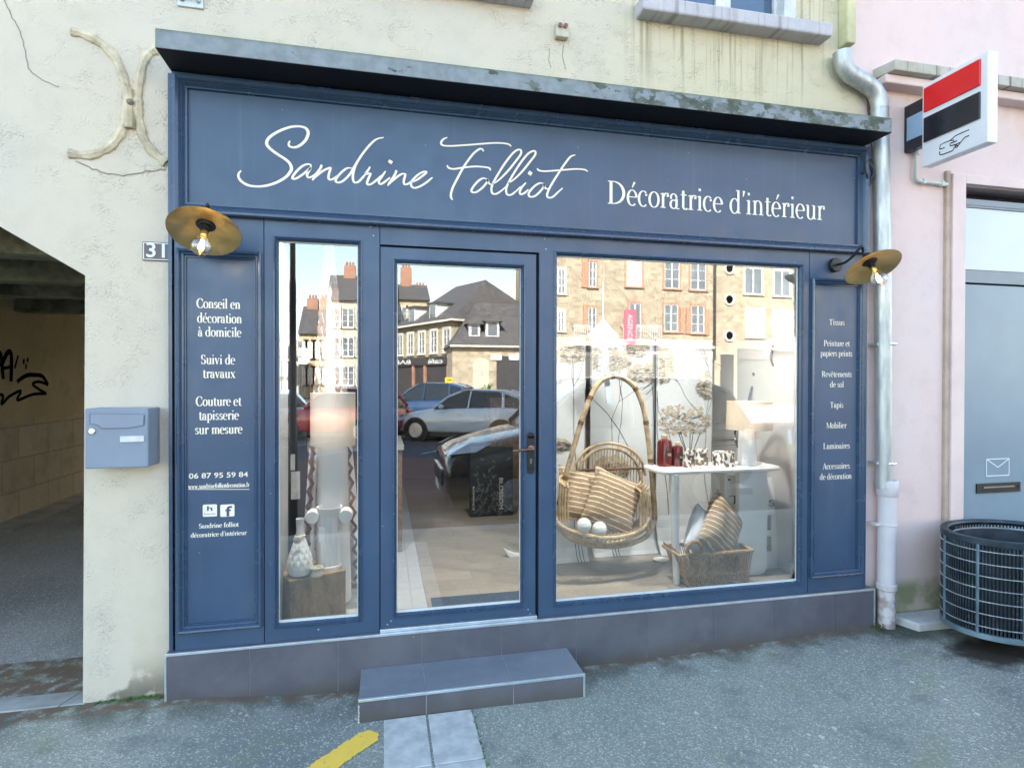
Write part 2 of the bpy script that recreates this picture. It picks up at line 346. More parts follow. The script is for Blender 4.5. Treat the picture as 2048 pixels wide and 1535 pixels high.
def m_canopy():
    t = NT('peeling_canopy'); p = t.sep()
    a = t.noise(9, 6, .62, t.map((.9, 1, 1.5))); thr = t.ss(p[0], -2.7, .2, .17, 0)
    peel = t.ss(t.math('ADD', a, thr), .49, .53)
    base = t.mix(t.ss(t.noise(14, 5), .35, .65), (.07, .085, .062), (.16, .18, .17))
    paint = t.mix(t.ss(t.noise(20, 4), .3, .7), (.25, .285, .31), (.19, .225, .235))
    c = t.mix(peel, base, paint)
    c = t.mix(t.math('MULTIPLY', t.ss(p[2], .075, .1), .7), c, (.12, .15, .07))
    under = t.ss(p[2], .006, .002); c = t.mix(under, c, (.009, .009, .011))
    n = t.bump(peel, .5, .004, t.bump(t.noise(60, 4), .3, .004))
    t.pbr(c, .7, nrm=n, spec=.3); return t.m
MT['canopy'] = m_canopy()
def m_tile(name, a, b, rough=.42, dirt=1.0, wear=.25):
    t = NT(name); c = t.mix(t.ss(t.noise(2.6, 6, .62), .3, .7), a, b)
    c = t.mix(t.ss(t.noise(9, 5), .55, .8, 0, .35), c, sc3(b, 1.35)); pz_ = t.sep()[2]; c = t.mix(t.math('MULTIPLY', t.ss(t.math('ADD', pz_, t.math('MULTIPLY', t.noise(6, 5), .12)), .17, .06, 0, .65), dirt), c, (.105, .09, .07)); c = t.mix(t.ss(t.noise(3.1, 6, .7, t.map((1, 2.2, 1), (4, 1, 2))), .58, .74, 0, .4*wear), c, (.36, .38, .40)); sv_ = t.vor(9); sq = t.n('SeparateColor'); t.l(sv_.outputs['Color'], sq.inputs[0]); c = t.mix(t.math('MULTIPLY', t.ss(sv_.outputs['Distance'], .05, .03), t.ss(sq.outputs[0], .93, .94)), c, (.6, .62, .62))
    t.pbr(c, rough, nrm=t.bump(t.noise(90, 3), .08, .002), spec=.4); return t.m
MT['tile'] = m_tile('slate_tile', (.092, .092, .112), (.135, .135, .155)); MT['tile_skylit'] = m_tile('skylit_scuffed_tile', (.175, .195, .225), (.235, .255, .285), .36, 0.0, 1.0)  # second tile: tread copy paled to paint in sky light, with scuffs
MT['grout'] = mat('pale_grout', (.38, .40, .43), .9, .15, 20)
def m_glass():
    t = NT('window_glass')
    a = t.n('BsdfTransparent'); a.inputs[0].default_value = (.965, .98, .975, 1); g = t.n('BsdfGlossy'); g.inputs['Roughness'].default_value = 0.0; g.inputs[0].default_value = (.98, .99, 1, 1)
    m = t.n('MixShader'); fr = t.n('Fresnel'); fr.inputs[0].default_value = 1.5
    f = t.math('ADD', t.math('MULTIPLY', fr.outputs[0], 1.0), GLASS_R); t.l(f, m.inputs[0]); t.l(a.outputs[0], m.inputs[1]); t.l(g.outputs[0], m.inputs[2]); t.l(m.outputs[0], t.out.inputs[0]); return t.m
GLASS_R = .095
MT['glass'] = m_glass()
MT['black'] = mat('black_iron', (.012, .012, .014), .45, .2, 20)
MT['brass'] = None
def m_brass():
    t = NT('aged_brass'); c = t.mix(t.ss(t.noise(9, 5), .3, .7), (.46, .345, .15), (.56, .43, .21))
    t.pbr(c, t.ss(t.noise(16, 4), .3, .7, .34, .5), 1.0, t.bump(t.noise(120, 2), .05, .002)); return t.m
MT['brass'] = m_brass()
MT['bronze'] = mat('bronze', (.20, .12, .085), .35, .2, 30, metal=.9)
MT['zinc'] = mat('zinc', (.44, .465, .47), .45, .18, 7, metal=.55, stretch=(3, 3, .6), rvar=.1)
MT['white_iron'] = None
def m_white_iron():
    t = NT('painted_cast_iron'); p = t.sep(); c = t.mix(t.ss(t.noise(4, 5), .4, .7), (.62, .58, .60), (.55, .53, .56))
    c = t.mix(t.math('MULTIPLY', t.ss(p[2], .34, .18), t.ss(t.noise(12, 5), .4, .6)), c, (.34, .27, .25)); t.pbr(c, .6, nrm=t.bump(t.noise(40, 4), .25, .004)); return t.m
MT['white_iron'] = m_white_iron()
MT['stone'] = None
def m_sill(name, a, b, streak=(.07, .065, .05)):
    t = NT(name); p = t.sep(); c = t.mix(t.ss(t.noise(6, 6, .65), .3, .7), a, b)
    c = t.mix(t.ss(t.noise(1, 4, .6, t.map((22, 1, 1.2))), .5, .68, 0, .7), c, streak); t.pbr(c, .9, nrm=t.bump(t.noise(50, 5), .4, .006), spec=.15); return t.m
MT['sill'] = m_sill('sill_stone', (.52, .51, .53), (.44, .43, .46), (.26, .23, .22))
MT['ledge'] = m_sill('mossy_ledge', (.50, .47, .43), (.36, .36, .27))
MT['white_paint'] = mat('flaking_white_paint', (.60, .62, .62), .6, .14, 9, .3, 40)
MT['sky_pane'] = mat('upper_window_pane', (.05, .09, .16), .06, .1, spec=.9)
MT['plate'] = mat('maroon_enamel', (.075, .05, .055), .25, .15, 12)
MT['white'] = mat('white_enamel', (.75, .76, .77), .35, .05)
MT['mailbox'] = mat('grey_blue_steel', (.20, .25, .325), .38, .06, 4, .05, 200)
MT['mailbox_side'] = MT['mailbox']
MT['chrome'] = mat('chrome', (.7, .7, .7), .2, .05, metal=1)
MT['red'] = mat('red_acrylic', (.70, .012, .015), .22, .05)
MT['dark_acrylic'] = mat('black_acrylic', (.014, .015, .024), .2, .1)
MT['sign_white'] = mat('white_acrylic', (.74, .76, .80), .3, .03)
MT['sign_blue'] = mat('pale_blue_enamel', (.28, .42, .58), .3, .08)
MT['pvc'] = mat('grey_conduit', (.52, .58, .56), .5, .08)
MT['panel_light'] = mat('pale_grey_panel', (.56, .61, .65), .35, .04, 1.5)
MT['panel_blue'] = mat('blue_grey_panel', (.20, .275, .34), .33, .08, 1.2)
MT['panel_rail'] = mat('grey_rail', (.19, .22, .26), .4, .06)
def m_bin():
    t = NT('bin_metal'); c = t.mix(t.ss(t.noise(6, 5), .35, .7), (.022, .034, .046), (.045, .065, .085))
    c = t.mix(t.ss(t.noise(22, 4), .58, .75, 0, .5), c, (.20, .25, .27)); t.pbr(c, .5, .5, t.bump(t.noise(50, 3), .2, .003)); return t.m
MT['bin'] = m_bin()
MT['bin_wire'] = mat('bin_wire', (.55, .62, .66), .35, .2, 9, metal=.6)
MT['bin_liner'] = mat('bin_liner', (.05, .062, .075), .5, .45, 7, metal=.5)
def m_asphalt(name, a, b, specks=True):
    t = NT(name); p = t.sep()
    c = t.mix(t.ss(t.noise(1.1, 5, .6), .35, .68), a, b)
    c = t.mix(t.ss(t.noise(.55, 3, .5, t.map((1, 1, 1), (3, 7, 0))), .45, .62, 0, .5), c, (.085, .115, .16))
    g = t.vor(150); cc = t.n('SeparateColor'); t.l(g.outputs['Color'], cc.inputs[0])
    c = t.mix(t.ss(cc.outputs[0], .1, .9, 0, .5), c, sc3(b, .5)); c = t.mix(t.ss(cc.outputs[1], .84, .93, 0, .6), c, sc3(a, 1.7))
    if specks:
        s1 = t.vor(24, v=t.map((1, .8, 1), rot=(0, 0, .5))); q = t.n('SeparateColor'); t.l(s1.outputs['Color'], q.inputs[0])
        sz = t.math('MULTIPLY', t.math('MULTIPLY', q.outputs[1], q.outputs[2]), .36); m = t.math('MULTIPLY', t.math('LESS_THAN', s1.outputs['Distance'], sz), t.math('GREATER_THAN', q.outputs[0], .70))
        c = t.mix(t.math('MULTIPLY', m, .8), c, (.62, .64, .60)); c = t.mix(t.ss(t.noise(2.1, 4, .6, t.map((1, 1, 1), (9, 2, 0))), .56, .72, 0, .45), c, (.24, .27, .14)); c = t.mix(t.ss(t.noise(3.4, 5, .65, t.map((1, 1, 1), (1, 5, 0))), .52, .72, 0, .5), c, (.13, .15, .15))
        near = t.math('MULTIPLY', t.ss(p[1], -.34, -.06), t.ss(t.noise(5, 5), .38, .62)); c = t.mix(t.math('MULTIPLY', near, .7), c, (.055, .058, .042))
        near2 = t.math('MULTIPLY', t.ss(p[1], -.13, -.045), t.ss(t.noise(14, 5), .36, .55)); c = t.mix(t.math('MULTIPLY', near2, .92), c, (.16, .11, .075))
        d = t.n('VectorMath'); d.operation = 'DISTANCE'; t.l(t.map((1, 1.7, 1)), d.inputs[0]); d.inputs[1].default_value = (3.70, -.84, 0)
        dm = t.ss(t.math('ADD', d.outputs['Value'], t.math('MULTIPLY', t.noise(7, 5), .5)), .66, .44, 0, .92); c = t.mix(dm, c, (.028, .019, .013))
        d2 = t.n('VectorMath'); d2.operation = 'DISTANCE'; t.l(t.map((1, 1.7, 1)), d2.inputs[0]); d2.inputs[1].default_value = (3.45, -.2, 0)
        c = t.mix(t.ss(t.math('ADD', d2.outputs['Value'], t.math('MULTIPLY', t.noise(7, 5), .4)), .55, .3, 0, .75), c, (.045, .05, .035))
    h = t.math('ADD', t.math('MULTIPLY', g.outputs['Distance'], -1.0), t.noise(60, 3)); n = t.bump(h, .4, .004)
    t.pbr(c, .85, nrm=n, spec=.25); return t.m
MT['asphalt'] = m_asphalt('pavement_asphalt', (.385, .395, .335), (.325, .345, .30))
MT['road'] = m_asphalt('road_asphalt', (.10, .095, .095), (.075, .075, .08), False)
MT['road_red'] = m_asphalt('red_brown_road', (.19, .105, .085), (.15, .085, .07), False)
MT['concrete'] = mat('concrete_strip', (.30, .31, .30), .9, .2, 5, .4, 60)
MT['paver'] = mat('pale_paver', (.52, .525, .51), .85, .16, 14, .6, 140)
MT['kerb'] = mat('kerb_stone', (.42, .40, .39), .85, .15, 5, .3, 50)
def m_yellow():
    t = NT('yellow_road_paint'); c = t.mix(t.ss(t.noise(9, 5), .4, .75), (.95, .62, .09), (.88, .56, .10)); g = t.noise(70, 4)
    c = t.mix(t.ss(g, .64, .72, 0, .8), c, (.32, .29, .16)); t.pbr(c, .75, nrm=t.bump(g, .4, .004)); return t.m
MT['yellow'] = m_yellow()
MT['moss'] = mat('green_moss', (.09, .17, .035), .95, .4, 30)
MT['crack'] = mat('crack_shadow', (.27, .24, .19), .95, .2, 20)

# ------------------------------------------------------------------ ground
def ground_z(x):
    return .055*max(0, min(1, (-.35-x)/.6))+.032*max(0, min(1, (x-2.1)/.8))-.012*math.exp(-((x-1.3)/.5)**2)
g = MB(); xs = [-60, -20, -8, -5, -3, -2.2, -1.6, -1.2]+[-1.0+.1*i for i in range(45)]+[3.7, 4.4, 6, 10, 20, 60]; ys = [.6, .06, -.03, -.345, -.9, -1.6, -2.4, -3.1]
for x in xs:
    for y in ys: g.v.append((x, y, ground_z(x)*(1 if y > -1.7 else max(0, 1-(-1.7-y)/1.2))))
n = len(ys)
for i in range(len(xs)-1):
    for j in range(n-1): g.f.append((i*n+j, i*n+j+1, (i+1)*n+j+1, (i+1)*n+j))
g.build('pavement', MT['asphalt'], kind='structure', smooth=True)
MB().box(-60, 60, -3.3, -3.1, -.3, 0).build('kerb', MT['kerb'], kind='structure')
MB().quad((-400, 400, -.16), (-400, -400, -.16), (400, -400, -.16), (400, 400, -.16)).build('terrain', MT['road'], kind='structure')
MB().quad((-60, -3.3, -.12), (-60, -60, -.12), (60, -60, -.12), (60, -3.3, -.12)).build('road', MT['road'], kind='structure')
MB().quad((-60, -4.8, -.116), (-60, -10.2, -.116), (60, -10.2, -.116), (60, -4.8, -.116)).build('road_lane', MT['road_red'], kind='structure')
bl = MB()
for i in range(-6, 10):
    x = i*2.6; M_ = Matrix.Translation((x, -13.0, 0)) @ Matrix.Rotation(R_(38), 4, 'Z'); bl.box(-.05, .05, -2.7, 2.7, -.114, -.112, M_)
bl.build('parking_lines', mat('blue_line_paint', (.20, .42, .62), .7, .1), kind='structure')
MB().box(-60, 60, -30, -18.5, -.3, 0).build('far_pavement', MT['kerb'], kind='structure')
# passage floor and its stone threshold
MB().box(-4.3, -1.478, .17, 9.2, -.1, .05).build('passage_floor', m_asphalt('passage_asphalt', (.40, .40, .38), (.34, .34, .325), False), kind='structure')
pth = MB()
pth.slab([(-1.96, .17), (-1.92, .03), (-1.60, .03), (-1.55, .17)], -.1, .062).slab([(-4.3, .17), (-4.3, .03), (-1.925, .03), (-1.965, .17)], -.1, .058).slab([(-1.545, .17), (-1.595, .03), (-1.48, .03), (-1.48, .17)], -.1, .06)
pth.build('threshold', MT['concrete'], kind='structure', bevel=.006)
MB().slab([(-4.24, .17), (-3.92, .17), (-3.90, 9), (-4.24, 9)], .05, .075).build('gutter_strip', MT['concrete'], kind='structure')
# two columns of pale pavers leading to the step
pv = MB()
for k in range(6):
    y1 = -.352-k*.40; y0 = y1-.392
    if k == 0: y1 = -.352
    pv.box(.006, .214, y0, y1, -.05, .006).box(.226, .448, y0, y1, -.05, .006)
pv.build('paving_strip', MT['paver'], kind='structure', bevel=.004)
yl = []
ctr = [(748, 1462), (728, 1478), (700, 1496), (668, 1518), (636, 1540), (590, 1575), (540, 1618)]; wd = [30, 44, 52, 56, 60, 66, 74]
L1 = []; L2 = []
P = catmull([gp(*c, .004) for c in ctr], 8); rr = random.Random(3)
for i, p in enumerate(P):
    a = Vector(P[max(i-1, 0)]); b = Vector(P[min(i+1, len(P)-1)]); d = (b-a).normalized(); nrm = Vector((-d.y, d.x)); h = .056*min(1, .55+i*.09)+rr.uniform(-.006, .006)
    L1.append((p[0]+nrm.x*h, p[1]+nrm.y*h)); L2.append((p[0]-nrm.x*(h+rr.uniform(-.006, .006)), p[1]-nrm.y*h))
ym = MB(); n = len(P)
for i in range(n): ym.v += [(L1[i][0], L1[i][1], .0045), (L2[i][0], L2[i][1], .0045)]
ym.f = [(2*i, 2*i+1, 2*i+3, 2*i+2) for i in range(n-1)]
ym.build('yellow_marking', MT['yellow'], kind='structure')
ms = MB(); rr = random.Random(5)
def tuft(mb, x, y, z, h, n):
    for _ in range(n):
        a = rr.uniform(0, 6.28); l = h*rr.uniform(.4, 1); dx, dy = math.cos(a)*l*.6, math.sin(a)*l*.6; ww = h*.16
        mb.add([(x-ww, y, z), (x+ww, y, z), (x+dx, y+dy, z+l)], [(0, 1, 2)])
for i in range(190):
    x = rr.uniform(-1.43, -1.10); 
    if rr.random() < .35 and x < -1.3: continue
    tuft(ms, x, .036-abs(rr.gauss(0, .016)), ground_z(x)-.002, rr.uniform(.006, .02), 7)
for i in range(26): tuft(ms, 3.25+rr.uniform(-.02, .05), -.02-rr.uniform(0, .05), .03, rr.uniform(.01, .03), 7)
for i in range(50): tuft(ms, .452+rr.gauss(0, .004), rr.uniform(-.9, -.36), .001, rr.uniform(.006, .016), 5)
ms.build('moss', MT['moss'], kind='stuff')
tr = MB()
for i in range(46):
    x = 3.26+rr.uniform(-.03, .06); y = -.01-rr.uniform(0, .09); a = rr.uniform(0, 6.28); s = rr.uniform(.006, .018); z = .034+rr.uniform(0, .03)
    tr.add([(x, y, z), (x+s*math.cos(a), y+s*math.sin(a), z+.004), (x+s*math.cos(a+1.2), y+s*math.sin(a+1.2), z+.008)], [(0, 1, 2)])
tr.build('leaf_litter', mat('dead_leaves', (.13, .07, .03), .9, .5, 40), kind='stuff')

# ------------------------------------------------------------------ the cream building
WY = .04
cb = thing('cream_building', (0, WY, 0), 'cream stuccoed house with a vaulted carriage passage, left of the pink facade', 'building')
wl = MB(); TH = WY+.30
for poly in ([(-1.08, -.1), (-1.08, 3.3), (-1.476, 3.3), (-1.476, 2.235), (-1.494, -.1)], [(-1.476, 2.235), (-1.476, 3.3), (-2.17, 3.3), (-2.17, 2.66)], [(-2.17, 2.66), (-2.17, 3.3), (-3.5, 3.3), (-3.5, 2.66)],
             [(-3.5, 2.66), (-3.5, 3.3), (-4.24, 3.3), (-4.24, 2.2)], [(-4.24, -.1), (-4.24, 3.3), (-9, 3.3), (-9, -.1)], [(-9, 3.3), (-9, 12.5), (1.692, 12.5), (1.692, 3.3)],
             [(1.692, 3.3), (1.692, 4.045), (2.676, 4.045), (2.676, 3.3)], [(1.692, 5.7), (1.692, 12.5), (2.676, 12.5), (2.676, 5.7)], [(2.676, 3.3), (2.676, 12.5), (3.05, 12.5), (3.05, 3.3)]):
    wl.prism(poly, WY, TH)
# ragged render edge next to the pipe
wl.prism([(3.05, 3.3), (3.05, 3.98), (3.085, 3.9), (3.10, 3.84), (3.14, 3.80), (3.19, 3.775), (3.205, 3.70), (3.198, 3.55), (3.21, 3.3)], WY, TH)
wl.build('wall', MT['cream'], cb)
MB().box(-9, -4.31, WY+.3, 9, -.1, 12.5).build('rear_block', MT['cream'], cb)
MB().box(-4.24, 3.6, WY+.302, 9, 3.3, 12.5).build('upper_block', MT['cream'], cb)
MB().box(-1.30, 3.6, 8.9, 9, -.1, 3.3).build('rear_wall', MT['passage'], cb); MB().box(-9, 3.6, 14, 14.3, -.1, 7.5).build('sun_screen_wall', MT['cream'], cb)  # second wall is unseen, added to keep sun out of the passage
MB().prism([(-9.3, 12.5), (-9.3, 12.8), (3.2, 12.8), (3.2, 12.5)], -.35, 9.2).build('eaves', MT['sill'], cb)
MB().box(-4.30, -4.24, WY+.3, 8.9, -.1, 2.66).build('passage_wall', MT['passage'], cb)
MB().box(-1.478, -1.30, WY+.3, 8.9, -.1, 2.66).build('passage_wall', MT['passage'], cb)
MB().box(-4.24, -1.30, WY+.3, 8.9, 2.66, 2.75).build('passage_ceiling', MT['passage_ceiling'], cb)
for i, (y, z, h) in enumerate(((.95, 2.50, .16), (1.9, 2.47, .19), (3.1, 2.5, .16), (4.6, 2.5, .16))):
    MB().box(-4.238, -1.48, y, y+.22, z, z+h).build('passage_beam', MT['mossy_beam'], cb, bevel=.012)
MB().tube([(-4.225, .45, 2.64), (-4.225, 3, 2.62), (-4.22, 5, 2.645), (-4.225, 8, 2.6)], .012, 6).build('passage_cable', MT['pvc'], cb)
gr = MB()
def graff(pts, w):
    w *= .62
    s = catmull(pts, 5); q = []
    for i, p in enumerate(s): q.append(p)
    k = .001*(len(gr.f) % 5)
    P3 = []
    for px, py in q:
        d = ray(px, py); t = (-4.236+k)/d[0]; P3.append((float(-4.236+k), float(CAM_Y+d[1]*t), float(CAM_Z+d[2]*t)))
    vs = []
    for i, p in enumerate(P3):
        a = Vector(P3[max(i-1, 0)]); b = Vector(P3[min(i+1, len(P3)-1)]); dd = (b-a).normalized(); nn = Vector((0, -dd.z, dd.y))*w/2
        vs += [tuple(Vector(p)+nn), tuple(Vector(p)-nn)]
    gr.add(vs, [(2*i, 2*i+1, 2*i+3, 2*i+2) for i in range(len(P3)-1)])
zz = lambda L: [(x*165/507, 580+y*500/1535) for x, y in L]
for s_, w_ in (([(-40, 520), (0, 380), (20, 545)], .09), ([(5, 470), (45, 385), (70, 400), (68, 560)], .10), ([(20, 480), (70, 470)], .06), ([(112, 400), (90, 480)], .05), ([(140, 438), (152, 440)], .1), ([(165, 428), (176, 430)], .09), ([(155, 468), (165, 470)], .1),
               ([(105, 562), (160, 525), (215, 520), (262, 530), (296, 582)], .085), ([(296, 580), (240, 562), (200, 575), (235, 605), (285, 635)], .06), ([(285, 635), (200, 640), (105, 675), (130, 618), (60, 650), (10, 700), (20, 650), (0, 640)], .06)):
    graff(zz(s_), w_)
gr.build('graffiti', mat('black_spray', (.006, .006, .008), 1.0, .2, spec=0), cb)
# upper right window, its sill, and the corner of a second sill
us = MB().prism([(1.53, 3.945), (2.87, 3.955), (2.873, 4.043), (1.527, 4.036)], -.07, WY+.2); us.build('window_sill', MT['sill'], cb, bevel=.012)
MB().box(-.35, .86, -.05, WY+.05, 3.915, 4.0).build('window_sill', MT['sill'], cb, bevel=.01)
uw = MB().frame(1.692, 2.676, 4.045, 5.7, [(0, WY+.10), (0, WY+.08), (.10, WY+.08), (.10, WY+.12)]); uw.box(2.14, 2.25, WY+.085, WY+.12, 4.14, 5.6).box(1.692, 2.676, WY+.12, WY+.14, 4.045, 5.7)
fr = uw.build('upper_window', MT['white_paint'], cb, bevel=.006)
MB().box(1.80, 2.135, WY+.105, WY+.112, 4.14, 5.6).box(2.255, 2.57, WY+.105, WY+.112, 4.14, 5.6).build('pane', MT['sky_pane'], fr)
MB().box(2.59, 2.676, WY+.0, WY+.3, 4.045, 5.7).build('window_reveal', MT['white_paint'], cb)
# square rainwater duct above the pipe
MB().box(3.005, 3.075, -.045, WY+.002, 3.95, 12.4).build('painted_duct', mat('ochre_duct', (.52, .50, .30), .8, .2, 5, .3, 40), cb, bevel=.01)
# cracks
for pts, w_ in (([(2, -10), (22, 30), (40, 62), (52, 110), (58, 138), (68, 148), (85, 160), (118, 175)], .0042), ([(150, 322), (185, 338), (225, 349), (256, 350), (300, 342), (332, 338)], .0065), ([(1100, 98), (1098, 120), (1102, 135)], .004), ([(1128, 90), (1126, 115), (1132, 140)], .004)):
    q = catmull([fp(x, y, WY-.002) for x, y in pts], 5); ck = MB(); ck.ribbon([(x+rr.uniform(-.004, .004), z+rr.uniform(-.004, .004)) for x, z in q], w_, WY-.002); ck.build('wall_crack', MT['crack'], cb)
bw = MB(); q = catmull([fp(x, y, WY-.006) for x, y in [(1690, 130), (1700, 152), (1718, 166), (1733, 176), (1738, 205), (1740, 232)]], 6)
bw.ribbon([(x+rr.uniform(-.006, .006), z-.02+rr.uniform(-.006, .006)) for x, z in q], [.02+.014*rr.random() for _ in q], WY-.004); bw.build('bare_mortar', mat('bare_brown_mortar', (.25, .15, .11), .95, .4, 30, .6, 60), cb)

# wrought iron tie plate under paint
ANC = mat('overpainted_iron', (.54, .47, .33), .9, .3, 9, .9, 60, .006)
an = thing('wall_anchor', (fp(258, 205, WY)[0], WY, fp(258, 205, WY)[1]), 'painted over iron tie of two curved arms on the cream wall, top left', 'wall anchor')
def arm(pts, nm):
    q = catmull([fp(x, y, WY-.008) for x, y in pts], 7); m = MB(); m.tube([(x, WY+.006, z) for x, z in q], [.025+.003*math.sin(i*.7)+rr.uniform(-.003, .003) for i in range(len(q))], 8, flat=1.0); m.build(nm, ANC, an, smooth=True)
arm([(142, 62), (165, 68), (195, 82), (225, 108), (243, 145), (251, 175), (253, 205), (252, 235), (243, 262), (225, 288), (200, 304), (170, 310), (136, 306)], 'arm')
arm([(316, 98), (300, 105), (286, 125), (278, 160), (275, 205), (279, 245), (288, 278), (305, 303), (332, 326)], 'arm')
m = MB(); m.tube([(fp(258, 180, WY)[0], WY-.006, fp(258, 180, WY)[1]), (fp(258, 258, WY)[0]+.005, WY-.006, fp(258, 258, WY)[1])], .026, 8); m.build('web', ANC, an, smooth=True)
c = fp(259, 203, WY-.03); MB().sphere((c[0], WY-.026, c[1]), .017, 10, 8).build('bolt', mat('dirty_bolt', (.30, .27, .21), .9, .3, 40), an, smooth=True)
# insulator bracket at the top edge and the little terminal block
br = thing('bracket_plate', (-.98, WY, 3.66), 'small pale metal bracket plate with two bolts, cut by the top edge', 'bracket')
MB().box(-1.046, -.921, WY-.012, WY, 3.655, 3.86).build('plate', mat('galvanised', (.55, .60, .62), .5, .12, 9, metal=.4), br, bevel=.004)
for x in (-1.022, -.945): MB().lathe([(.012, 0), (.012, .01), (.006, .016)], (0, 0, 0), 10, Matrix.Translation((x, WY-.012, 3.69)) @ _rot('X', R_(90))).build('bolt', MT['zinc'], br, smooth=True)
MB().lathe([(.03, 0), (.034, .03), (.022, .06)], (0, 0, 0), 14, Matrix.Translation((-.985, WY-.012, 3.73)) @ _rot('X', R_(90))).build('insulator', mat('rust', (.30, .13, .08), .8, .3, 30), br, smooth=True)
tb = thing('terminal_block', (1.045, WY, 3.75), 'small beige terminal box with two brown holes, high on the cream wall', 'terminal box')
MB().box(1.006, 1.085, WY-.04, WY, 3.752, 3.842).build('housing', mat('beige_box', (.50, .46, .36), .8, .15, 20), tb, bevel=.006)
for x in (1.028, 1.062): MB().lathe([(.011, 0), (.013, .012), (.006, .013)], (0, 0, 0), 10, Matrix.Translation((x, WY-.04, 3.815)) @ _rot('X', R_(90))).build('terminal', mat('brown_porcelain', (.20, .07, .05), .4, .2), tb, smooth=True)
# ------------------------------------------------------------------ the pink building
pb = thing('pink_building', (4.5, WY, 0), 'pale pink rendered building with a blue grey panelled entrance, right of the downpipe', 'building')
pw = MB()
for poly in ([(3.05, -.1), (3.05, 12.5), (4.06, 12.5), (4.06, -.1)], [(4.06, 3.11), (4.06, 12.5), (6.6, 12.5), (6.6, 3.11)], [(6.6, -.1), (6.6, 12.5), (22, 12.5), (22, -.1)]): pw.prism(poly, WY+.006, TH)
pw.build('wall', MT['pink'], pb)
MB().box(3.6, 22, TH+.008, 9, -.1, 12.5).build('rear_block', MT['pink'], pb)
MB().box(3.2, 22.3, -.4, 9.2, 12.5, 12.8).build('eaves', MT['sill'], pb)
# mossy concrete ledge
lg = MB().slab([(3.29, WY+.02), (3.33, -.10), (9, -.10), (9, WY+.02)], 3.78, 3.85); lg.build('ledge', MT['ledge'], pb, bevel=.006)
MB().box(3.31, 9, -.05, WY+.02, 3.72, 3.78).build('ledge_moulding', MT['pink_trim'], pb, bevel=.01)
# raised band round the entrance
MB().box(3.945, 4.06, .008, WY+.01, -.1, 3.18).box(4.06, 6.6, .008, WY+.01, 3.115, 3.18).build('door_surround', MT['pink_trim'], pb, bevel=.004)
MB().box(3.905, 3.943, .022, WY+.01, -.1, 3.20).build('surround_edge', MT['band_side_shade'], pb, bevel=.004)  # side of the band, its shade put into the colour
MB().box(4.06, 6.6, WY+.15, WY+.25, -.1, 3.11).build('dark_recess', MT['gap'], pb)
MB().box(4.06, 6.6, .065, .10, 2.97, 3.03).box(4.06, 6.6, .06, .10, 2.985, 3.0).build('head_rail', MT['panel_rail'], pb)
MB().box(4.062, 6.6, .075, .11, 2.52, 2.968).build('fanlight_panel', MT['panel_light'], pb)
MB().box(4.062, 6.6, .068, .11, 2.425, 2.515).build('middle_rail', MT['panel_rail'], pb)
dp = MB().box(4.062, 6.6, .075, .11, 0, 2.412).build('entrance_panel', MT['panel_blue'], pb, bevel=.003)
e0 = fp(1974, 918, .07); e1 = fp(2019, 947, .07)
ev = MB(); x0, x1, z1, z0 = e0[0], e1[0], e0[1], e1[1]-.01; T = .007
for a, b in (((x0, z0), (x1, z0)), ((x1, z0), (x1, z1)), ((x1, z1), (x0, z1)), ((x0, z1), (x0, z0)), ((x0, z1), ((x0+x1)/2, (z0+z1)/2)), (((x0+x1)/2, (z0+z1)/2), (x1, z1))): ev.ribbon([a, b], T, .0735-.0003*len(ev.f))
ev.build('envelope_icon', MT['sign_white'], dp)
s0 = fp(1953, 967, .07); s1 = fp(2040, 982, .07)
sl_ = MB().frame(s0[0], s1[0], s1[1], s0[1], [(0, .074), (0, .066), (.018, .066), (.02, .072)]); sl_.box(s0[0]+.02, s1[0]-.02, .070, .0735, s1[1]+.02, s0[1]-.02); so = sl_.build('mail_slot', MT['black'], dp)
MB().box(s0[0]+.06, s1[0]-.06, .064, .069, (s0[1]+s1[1])/2+.002, (s0[1]+s1[1])/2+.012).build('slot_flap', MT['chrome'], so)
kb = MB().slab([(3.44, WY), (3.50, -.15), (4.1, -.16), (4.1, WY)], -.05, .085); tag(kb.build('stone_block', mat('pale_stone_block', (.50, .50, .49), .85, .12, 7, .3, 60), bevel=.012), 'low pale stone block at the foot of the pink wall, beside the downpipe', 'stone block')
# downpipe
dpz = thing('downpipe', (3.34, -.03, .03), 'zinc downpipe swinging over the canopy, white cast iron at its foot', 'downpipe')
PY = -.03
cl = [fp(x, y, PY) for x, y in [(1683, 104), (1686, 128), (1697, 146), (1715, 158), (1735, 170), (1750, 184), (1758, 205), (1760, 235), (1762, 330), (1765, 520), (1767, 720), (1768, 975)]]
q = catmull(cl, 6); xe = 3.347
pts = [(x, PY, z) for x, z in q]
MB().tube(pts, .053, 16).build('pipe', MT['zinc'], dpz, smooth=True)
for x, y in ((1703, 150), (1733, 168), (1759, 215), (1766, 560)):
    c = fp(x, y, PY); i = min(range(len(pts)), key=lambda k: (pts[k][0]-c[0])**2+(pts[k][2]-c[1])**2); j = min(i+1, len(pts)-1)
    MB().tube([pts[i], pts[j] if pts[j] != pts[i] else pts[i-1]], .0555, 16).build('pipe_joint', MT['zinc'], dpz, smooth=True)
zb = fp(1768, 968, PY)
MB().lathe([(.066, zb[1]+.03), (.07, zb[1]+.02), (.066, zb[1]-.07), (.058, zb[1]-.08), (.057, .33), (.064, .325), (.064, .29), (.055, .28), (.055, 0)], (xe+.012, PY, 0), 18).build('foot_pipe', MT['white_iron'], dpz, smooth=True)
